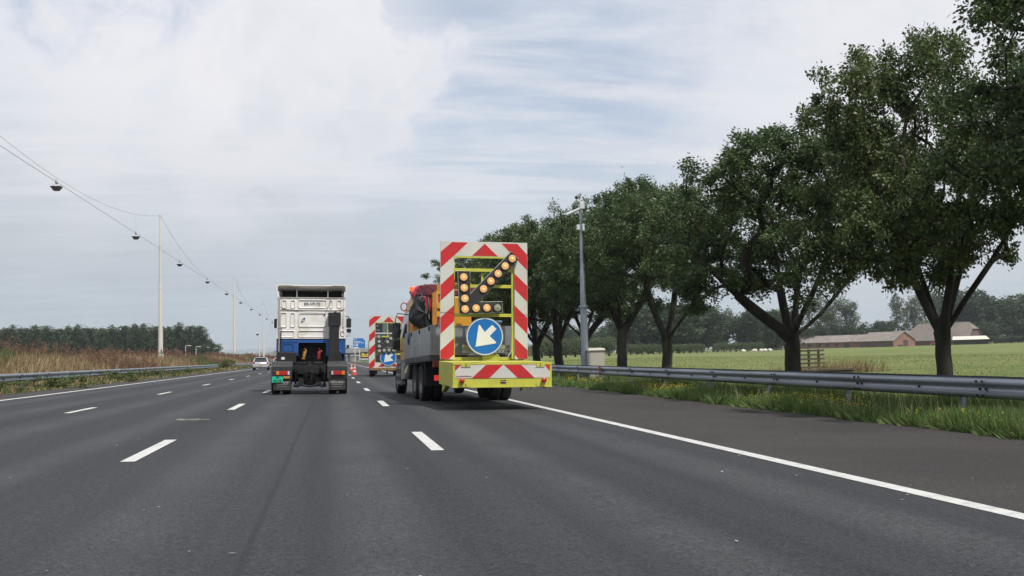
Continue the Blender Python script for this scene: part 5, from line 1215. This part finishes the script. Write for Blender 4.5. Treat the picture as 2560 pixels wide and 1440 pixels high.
for u0, u1, v0, v1 in ((312, 518, 238, 345), (2008, 2198, 238, 352), (308, 515, 750, 842), (2005, 2195, 748, 842)):
    mb = MB(); mb.box(B(u0), B(u1), -.026, -.015, C_(v1), C_(v0)); um = (u0+u1)/2
    for dv in (.32, .72): mb.cyl((B(um), -.034, C_(v0+(v1-v0)*dv)), (B(um), -.026, C_(v0+(v1-v0)*dv)), .012, n=8, m=1)
    mb.build('hinge_plate', [M_lime, M_black], cu)
MB().box(-hb-.082, hb+.002, -.012, .0, BZ0-.012, BZ0+.016).build('lower_edge', M_lime, cu); MB().box(-hb-.082, hb+.002, -.012, .0, BZ1-.05, BZ1+.006).build('upper_edge', M_lime, cu)
for u in (325, 2178):
    mb = MB(); r_ = 58*2*hb/2250; mb.lathe([(r_, 0), (r_*1.03, -.03), (r_*.95, -.065), (r_*.6, -.08), (0, -.085)], (B(u), -.02, C_(688)), ax='y', n=24); mb.build('rear_lamp', M_lampred, t, smooth=50, fix=False)
mb = MB(); mb.box(B(1200), B(1320), -.014, -.001, C_(755), C_(675), 0); mb.box(B(1210), B(1262), -.017, -.015, C_(725), C_(685), 1); mb.text('A', .05, (B(1290), -.018, C_(715)), 2, .001, .001); mb.build('sticker', [M_black, mat('sticker_pink', (.55, .18, .16), .5), M_signwhite], cu, fix=False)
for u in (1800, 1905, 2220): MB().box(B(u)-.025, B(u)+.025, .05, .15, BZ0-.035, BZ0-.003).build('foot', M_black, t)
# arms carrying the cushion and the board
mb = MB()
for s_ in (-1, 1): mb.box(s_*.80-.06, s_*.80+.06, 1.97, 2.75, .75, 1.12); mb.hexa([(s_*1.02-.06, 1.97, .50), (s_*1.02+.06, 1.97, .50), (s_*1.02+.06, 2.5, .35), (s_*1.02-.06, 2.5, .35), (s_*1.02-.06, 1.97, .95), (s_*1.02+.06, 1.97, .95), (s_*1.02+.06, 2.3, 1.1), (s_*1.02-.06, 2.3, 1.1)])
mb.box(-.12, .30, 2.02, 2.10, .9, 1.30); mb.box(-1.05, 1.05, 2.16, 2.24, 1.16, 1.24); mb.build('carrier_arms', M_lime, t)
bx0, bx1, bz0, bz1 = -1.205, 1.055, 1.185, 4.175
X, Z = board(t, bx0, bx1, bz0, bz1, 2.0, True)
mb = MB(); mb.tube([(X(840), 2.02, Z(965)), (X(880), 1.99, Z(1003)), (X(940), 2.02, Z(1000)), (X(975), 2.06, Z(950)), (X(980), 2.08, Z(800))], .010, 6); mb.build('cable', mat('yellow_cable', (.42, .42, .22), .5), t)
# load bed with aluminium drop sides, slightly higher at the tail
bl0, bl1 = 2.85, 8.4; za0, za1, zb0, zb1 = 1.31, 2.06, 1.20, 1.98; hwb = 1.21
mb = MB()
def bedz(y, top): f = (y-bl0)/(bl1-bl0); return (za1+(zb1-za1)*f) if top else (za0+(zb0-za0)*f)
for s_ in (-1, 1):
    for a, b in ((bl0+.03, bl0+2.07), (bl0+2.14, bl0+3.87), (bl0+3.94, bl1)):
        mb.hexa([(s_*hwb, a, bedz(a, 0)), (s_*(hwb-.035), a, bedz(a, 0)), (s_*(hwb-.035), b, bedz(b, 0)), (s_*hwb, b, bedz(b, 0)), (s_*hwb, a, bedz(a, 1)), (s_*(hwb-.035), a, bedz(a, 1)), (s_*(hwb-.035), b, bedz(b, 1)), (s_*hwb, b, bedz(b, 1))])
mb.box(-hwb+.04, hwb-.04, bl0, bl0+.035, za0, za1); mb.box(-hwb, -hwb+.10, bl0-.02, bl0-.0, za0, za1+.02)
for i in range(12): mb.cyl((-hwb+.05, bl0-.03, za0+.05+i*.06), (-hwb+.05, bl0-.02, za0+.05+i*.06), .008, n=6, m=1)
for y in (bl0+2.115, bl0+3.915, bl0+.2):
    mb.box(-hwb-.02, -hwb-.001, y-.09, y-.02, bedz(y, 1)-.13, bedz(y, 1)-.02, 1); mb.box(-hwb-.02, -hwb-.001, y+.02, y+.09, bedz(y, 1)-.13, bedz(y, 1)-.02, 1)
mb.build('drop_side', [M_alu, M_black], t)
mb = MB(); mb.hexa([(-hwb, bl0, za0-.16), (hwb, bl0, za0-.16), (hwb, bl1, zb0-.16), (-hwb, bl1, zb0-.16), (-hwb, bl0, za0-.004), (hwb, bl0, za0-.004), (hwb, bl1, zb0-.004), (-hwb, bl1, zb0-.004)])
for i in range(9): y = bl0+.3+i*.6; mb.box(-hwb-.012, -hwb-.001, y-.12, y+.12, bedz(y, 0)-.14, bedz(y, 0)-.05)
mb.build('load_bed', mat('dark_bed_frame', (.050, .053, .060), .7, var=.3, dirt=(.10, .09, .08), dscale=3), t)
# things on the bed: pale bin, post, tool rack (part of the load structure)
mb = MB(); mb.box(X(868), X(968), 3.2, 3.9, 1.4, 2.16); mb.box(X(862), X(974), 3.14, 3.96, 2.161, 2.21, 1); mb.build('storage_box', [mat('pale_grey_plastic', (.46, .46, .45), .5, var=.05), mat('blue_lid', (.12, .25, .42), .5)], t, bevel=.01)
mb = MB(); mb.box(X(510), X(560), 2.6, 2.75, 1.66, 1.78); mb.box(X(590), X(978), 2.30, 2.36, Z(932), Z(895)); mb.box(X(590), X(978), 2.30, 2.36, Z(962), Z(937), 1)
mb.build('rear_beam', [mat('olive_grey', (.26, .26, .20), .6), M_alu], t)
for i in range(4): MB().cyl((X(880+28*i), 2.285, Z(949)), (X(880+28*i), 2.30, Z(949)), .014, n=8).build('bolt', M_black, t)
# rear lamps, side guards, steps
mb = MB(); mb.box(-1.13, -1.0, 2.6, 2.72, .64, .78); mb.build('rear_light', M_redlit, t, bevel=.01)
mb = MB(); mb.box(-1.18, -.96, 2.62, 2.70, .98, 1.15); mb.build('rear_light', mat('deep_red_lens', (.18, .015, .015), .4), t, bevel=.01)
mb = MB(); mb.box(-.45, .45, 2.3, 12, .62, .98); mb.box(-1.15, 1.15, 8.5, 9.6, .55, 1.1); mb.box(-1.1, 1.1, 2.72, 2.85, .55, 1.25); mb.build('chassis', M_dark, t)
mb = MB()
for a, b in ((9.6, 11.0),):
    for z in (.38, .62, .86, 1.08): mb.box(-1.20, -1.05, a, b, z, z+.09)
for y in (9.7, 10.3, 10.9): mb.box(-1.18, -1.14, y-.04, y+.04, .35, 1.2)
for y in (8.6, 9.2): 
    for z in (.62, .98): mb.box(-1.19, -1.12, y-.15, y+.15, z, z+.14)
mb.build('side_guard', M_alu, t)
mb = MB(); mb.box(-1.20, -.75, 8.75, 9.45, .55, 1.02); mb.build('stabiliser', mat('olive_grey'), t, bevel=.02)
mb = MB(); mb.prism([(4.9, .45), (4.98, .45), (5.0, 1.15), (4.9, 1.15)], -1.18, -.62, ax='x'); mb.build('mud_flap', M_black, t)
for y in (5.75, 7.1):
    for x in (-1.06, -.74, .94, 1.26): wheel(t, x, y, .52, .29)
for x in (-1.02, 1.02): wheel(t, x, 12.0, .52, .32)
# cab
ck0, ck1 = 9.95, 12.3; cw = 1.10; cxo = .14
mb = MB()
mb.prism([(ck0, 1.0), (ck1+.25, 1.0), (ck1+.25, 1.9), (ck1-.15, 2.9), (ck1-.45, 3.18), (ck0+.5, 3.42), (ck0+.12, 3.42), (ck0, 3.25)], -cw, cw, ax='x'); mb.v = [(x*(1-.10*max(0, z-1.9)), y, z) for x, y, z in mb.v]; mb.build('cab', M_ambery, t, bevel=.06).location.x = cxo
for s_ in (-1, 1):
    mb = MB(); mb.prism([(ck0+.55, 1.95), (ck1+.05, 1.95), (ck1-.2, 2.75), (ck0+.7, 2.85)], s_*cw-.006-.044*(s_ > 0), s_*cw+.006+.044*(s_ < 0), ax='x'); mb.v = [((abs(x)+.01)*(1-.10*max(0, z-1.9))*(1 if x > 0 else -1), y, z) for x, y, z in mb.v]; mb.build('window', M_glass, t).location.x = cxo
mb = MB(); mb.tube([(-cw-.02, ck0+.05, 2.45), (-cw-.03, ck0+.0, 2.0), (-cw-.02, ck0+.0, 1.2)], .05, 8); mb.v = [(x+cxo, y, z) for x, y, z in mb.v]; mb.build('side_fairing', mat('pale_cream_paint', (.50, .46, .36), .5, dirt=(.35, .28, .18)), t, smooth=50)
mb = MB(); mb.box(-cw-.01, -cw+.4, ck0+.2, ck1+.2, .62, .99); mb.build('step', M_black, t, bevel=.02)
mb = MB(); mb.lathe([(.10, 0), (.10, .13), (.08, .16), (0, .17)], (-.78, ck0+.6, 3.47), n=16); mb.build('beacon', mat('orange_beacon', (.75, .12, .02), .3, emit=(1, .16, .03), estr=.5), t, smooth=50, fix=False)
MB().cyl((-.78, ck0+.6, 3.40), (-.78, ck0+.6, 3.468), .11, n=16).build('beacon_base', M_black, t)
mb = MB(); mb.tube([(-cw-.05, ck1-.4, 2.75), (-cw-.35, ck1-.2, 2.80), (-cw-.42, ck1-.15, 2.6), (-cw-.42, ck1-.15, 1.55), (-cw-.15, ck1-.3, 1.45)], .018, 6); mb.prism(rrect(-cw-.53, 1.95, -cw-.24, 2.47, .05), ck1-.2, ck1-.08); mb.prism(rrect(-cw-.52, 1.52, -cw-.25, 1.86, .05), ck1-.2, ck1-.08); mb.build('mirror', M_black, t, bevel=.008).location.x = .30
mb = MB(); a_ = [(-1.30+.11*math.cos(q_), ck1-.5, 3.02+.14*math.sin(q_)) for q_ in np.linspace(0, 2*math.pi, 17)]; mb.tube(a_, .020, 6); mb.tube([(-1.19, ck1-.5, 3.05), (-1.0, ck1-.5, 3.0)], .02, 6); mb.build('hoop_bracket', mat('pinkish_red', (.30, .05, .07), .5), t, smooth=60).location.x = .34
# loading crane folded behind the cab
M_crane = mat('crane_red', (.46, .022, .045), .45, var=.2, vscale=3, dirt=(.22, .03, .04), dscale=2)
M_craned = mat('crane_dark', (.13, .022, .035), .5, var=.3)
mb = MB(); mb.prism([(-.55, 1.3), (.10, 1.3), (.05, 2.1), (-.25, 3.0), (-.15, 3.35), (-.75, 3.45), (-.95, 3.2), (-.62, 2.2)], 8.95, 9.45); mb.build('crane_column', M_crane, t, bevel=.04)
mb = MB(); mb.prism([(-.85, 3.10), (1.2, 3.12), (1.2, 3.44), (-.3, 3.5), (-.7, 3.45)], 8.9, 9.3); mb.build('crane_boom', M_craned, t, bevel=.03)
mb = MB(); mb.prism([(-.95, 2.1), (-.80, 2.1), (-.5, 3.05), (-.62, 3.1)], 8.7, 8.85); mb.prism([(.02, 1.6), (.38, 1.6), (.1, 3.3), (-.2, 3.2)], 8.55, 8.8); mb.build('crane_arm', M_crane, t, bevel=.02)
mb = MB(); mb.cyl((-.43, 8.6, 2.2), (-.46, 8.6, 3.05), .035, n=10, m=0); mb.cyl((-.38, 8.62, 1.9), (-.42, 8.62, 2.6), .05, n=10, m=1); mb.build('crane_cylinder', [mat('chrome', (.5, .5, .5), .2, metal=.9), M_dark], t, smooth=50)
mb = MB(); mb.box(-.36, -.20, 8.42, 8.56, 1.95, 3.18); mb.box(-.14, .9, 8.45, 8.55, 3.42, 3.50); mb.box(-.22, -.10, 8.4, 8.5, 3.20, 3.42); mb.box(-.20, .85, 8.45, 8.5, 3.24, 3.30)
mb.build('crane_post', mat('orange_brown_steel', (.42, .17, .02), .55, var=.2), t, bevel=.008)
mb = MB(); mb.box(X(512), X(548), 5.0, 5.15, Z(545), Z(495)); mb.box(X(512), X(560), 5.0, 5.15, Z(625), Z(575)); mb.box(X(510), X(560), 5.2, 5.3, Z(410), Z(385)); mb.box(X(512), X(528), 5.06, 5.22, Z(625), Z(385)); mb.build('crane_frame', M_ambery, t)
mb = MB(); mb.prism([(X(480), Z(800)), (X(545), Z(800)), (X(640), Z(720)), (X(620), Z(640)), (X(500), Z(640))], 4.2, 4.4); bo = mb.build('crane_jib', M_crane, t, bevel=.02)
mb = MB(); mb.text('200', .165, (X(556), 4.19, Z(693)), 0, .003, .006, shear=.1, rot=-.62); mb.build('lettering', M_signwhite, bo, fix=False)
for i, u in enumerate((585, 602, 618)): MB().hexa([(X(u+8), 4.02, Z(720)), (X(u+20), 4.02, Z(720)), (X(u+20), 4.1, Z(720)), (X(u+8), 4.1, Z(720)), (X(u-14), 4.02, Z(655)), (X(u-3), 4.02, Z(655)), (X(u-3), 4.1, Z(655)), (X(u-14), 4.1, Z(655))]).build('yellow_bar', M_ambery, t)
mb = MB()
for k, (p, q_) in enumerate((((-.9, 3.3), (-.45, 2.5)), ((-.75, 3.4), (-.3, 2.2)), ((-.6, 3.45), (-.38, 2.8)))):
    mb.tube([(p[0], 8.5, p[1]), ((p[0]+q_[0])/2+.16, 8.45, (p[1]+q_[1])/2+.12), (q_[0], 8.5, q_[1])], .014, 6)
mb.build('hydraulic_hose', M_black, t, smooth=60)
# black tarpaulin hanging over the crane: crumpled sheet bag
q_ = random.Random(3); O = [(-1.22, 2.35), (-1.14, 2.75), (-.98, 3.1), (-.88, 3.2), (-.76, 3.14), (-.68, 2.9), (-.62, 2.5), (-.50, 2.2), (-.40, 2.05), (-.44, 1.95), (-.75, 1.98), (-.98, 2.12)]
nu, nv = 26, 9; V = []
ctr = (-.72, 2.55)
for j in range(nv):
    f = j/(nv-1); s_ = math.sin(f*math.pi)**.45 if 0 < f < 1 else .02
    for i in range(nu):
        a = i/nu*len(O); k = int(a); r2 = a-k; p = [O[k][c]*(1-r2)+O[(k+1) % len(O)][c]*r2 for c in (0, 1)]
        w2 = s_*(1+.05*math.sin(i*2.1+j*1.3)+.04*math.sin(i*5.3+j*3.1))
        V.append((ctr[0]+(p[0]-ctr[0])*w2, 8.40+f*.42+.05*math.sin(i*1.7+j*2.0), ctr[1]+(p[1]-ctr[1])*w2))
mb = MB(); mb.add(V, [(j*nu+i, j*nu+(i+1) % nu, (j+1)*nu+(i+1) % nu, (j+1)*nu+i) for j in range(nv-1) for i in range(nu)]+[tuple(range(nu)), tuple(range(nv*nu-1, (nv-1)*nu-1, -1))])
mb.build('tarpaulin', mat('black_tarpaulin', (.014, .015, .018), .5, bump=.9, bscale=5, var=.4), t, smooth=50)
mb = MB(); mb.tube([(-1.1, 8.3, 1.86), (-.75, 8.25, 2.0), (-.4, 8.2, 2.22), (-.25, 8.2, 2.32)], .035, 6); mb.tube([(-.65, 8.2, 2.25), (-.3, 8.2, 2.0)], .03, 6); mb.box(-1.15, -.3, 8.35, 8.8, 1.9, 2.02, 1); mb.build('strut', [M_dark, mat('brown_load', (.22, .16, .12), .8, var=.3, vscale=8)], t)
mb = MB(); mb.tube([(-1.235, 7.2, 1.98), (-1.25, 7.2, 1.8), (-1.24, 7.22, 1.62)], [.03, .035, .02], 6); mb.build('rag', mat('teal_rag', (.05, .10, .11), .9), t)
for c_ in kids(t):
    if c_.name.split('.')[0] in ('crane_column', 'crane_boom', 'crane_arm', 'crane_cylinder', 'crane_post', 'hydraulic_hose'): c_.location.x -= .10; c_.location.z += .12
    if c_.name.startswith('tarpaulin'): c_.location.z += .10; c_.location.x += .02
    if c_.name.split('.')[0] in ('drop_side', 'load_bed', 'rear_light', 'rag', 'side_guard', 'stabiliser'): c_.location.x -= .12
    if c_.name.split('.')[0] in ('cab', 'side_fairing', 'window', 'beacon', 'beacon_base'): c_.location.x -= .04
tag(t, 'yellow works truck with crane and lit arrow board, carrying a striped crash cushion box', 'works truck')

# ------------------------------------------------------------------ second arrow board trailer and its tow truck
t = on_road('arrow_trailer', 3.70, 66.0)
Xb, Zb = board(t, -1.27, 1.29, .62, 4.08, 0, False, bars=(430, 760, 985), arrow_dz=95, closed=True)
mb = MB(); mb.box(-1.25, 1.25, .1, .9, .42, .60); mb.box(-1.2, -.7, .3, .8, .2, .42); mb.box(.6, 1.1, .3, .8, .2, .42); mb.box(-.1, .0, .1, .2, .22, .42); mb.build('chassis', M_dark, t)
mb = MB(); mb.box(-1.25, 1.25, .0, .1, .45, .61); mb.build('bumper_bar', mat('brown_orange', (.20, .12, .05), .6, var=.3, vscale=4), t)
for x in (-1.05, 1.05): wheel(t, x, 1.5, .34, .22)
mb = MB(); tri = [(.62, .42), (1.32, .42), (.97, 1.22)]; cx_, cz_ = .97, .70
mb.prism([(x+.06, z) for x, z in tri], -.09, -.06, 0); sc3 = lambda p, f: (cx_+.06+(p[0]-cx_)*f, cz_+(p[1]-cz_)*f-.0)
mb.prism([sc3(p, .66) for p in tri], -.095, -.0905, 1)
g_ = .0; W_ = lambda x, z: (cx_+.06+x, .52+z)
mb.prism([W_(-.09, .0), (W_(-.05, .0)), W_(-.02, .13), W_(.00, .0), W_(.03, .0), W_(.01, .17), W_(-.02, .26), W_(-.07, .22)], -.099, -.096, 2); mb.cyl((cx_+.05, -.099, .82), (cx_+.05, -.096, .82), .035, n=12, m=2); mb.prism([W_(-.02, .25), W_(.06, .12), W_(.075, .13), W_(.01, .27)], -.099, -.096, 2); mb.prism([W_(.06, .0), W_(.20, .0), W_(.14, .09)], -.099, -.096, 2)
mb.build('warning_triangle', [M_red, M_signwhite, M_black], t)
tag(t, 'trailer with a striped board and unlit arrow lamps beyond the yellow works truck', 'arrow board trailer')
M_tow = mat('dark_van_paint', (.035, .042, .042), .35, var=.1, coat=.3)
t = on_road('tow_truck', 3.80, 69.5)
mb = MB(); mb.prism(rrect(-1.05, .75, 1.05, 2.98, .22, 5), 0, 3.2); mb.build('body', M_tow, t, bevel=.03)
MB().prism(rrect(-.85, 2.0, .85, 2.75, .12), -.012, .0).build('window', M_glass, t)
mb = MB(); mb.box(-1.1, 1.1, 3.25, 5.2, .7, 2.6); mb.build('cab', mat('dark_olive', (.06, .075, .035), .5), t, bevel=.06)
mb = MB(); mb.box(-1.0, -.30, -.04, .04, 3.05, 4.0); mb.box(-.30, .05, .0, .04, 3.05, 4.0, 1); mb.box(.08, .95, -.04, .04, 3.05, 4.0); 
ap = mb.build('arrow_panel', [M_panel, mat('greenish_net', (.10, .15, .12), .7)], t)
for x, z in ((-.90, 3.75), (-.90, 3.50), (-.88, 3.25), (-.38, 3.92), (-.52, 3.72), (-.66, 3.52), (-.55, 3.22), (-.72, 3.22), (.20, 3.9), (.3, 3.7)):
    mb = MB(); mb.lathe([(.075, 0), (.07, -.02), (.04, -.022), (.038, -.01), (0, -.01)], (x, -.041, z), ax='y', n=14); mb.build('lamp', mat('dim_lamp', (.16, .16, .17), .35), ap, fix=False)
for x in (-.85, .85):
    for y in (.8, 4.4): wheel(t, x, y, .42, .24)
MB().box(-1.0, 1.0, -.03, .05, .5, .72).build('bumper', M_black, t)
tag(t, 'dark truck seen through the frame of the farther arrow board trailer', 'truck')

# ------------------------------------------------------------------ haze: one even box of air round the whole scene
mb = MB(); mb.box(-1700, 1700, -60, 2700, -3, 45)
hz = bpy.data.materials.new('haze'); hz.use_nodes = True; nt = hz.node_tree; nt.nodes.clear()
pv = N('ShaderNodeVolumePrincipled'); pv.inputs['Color'].default_value = (.86, .91, .97, 1); pv.inputs['Density'].default_value = .00013; pv.inputs['Anisotropy'].default_value = .2
ou = N('ShaderNodeOutputMaterial'); L(pv.outputs[0], ou.inputs['Volume'])
tag(mb.build('haze', hz), 'thin pale summer haze over the whole polder', 'haze', kind='stuff')
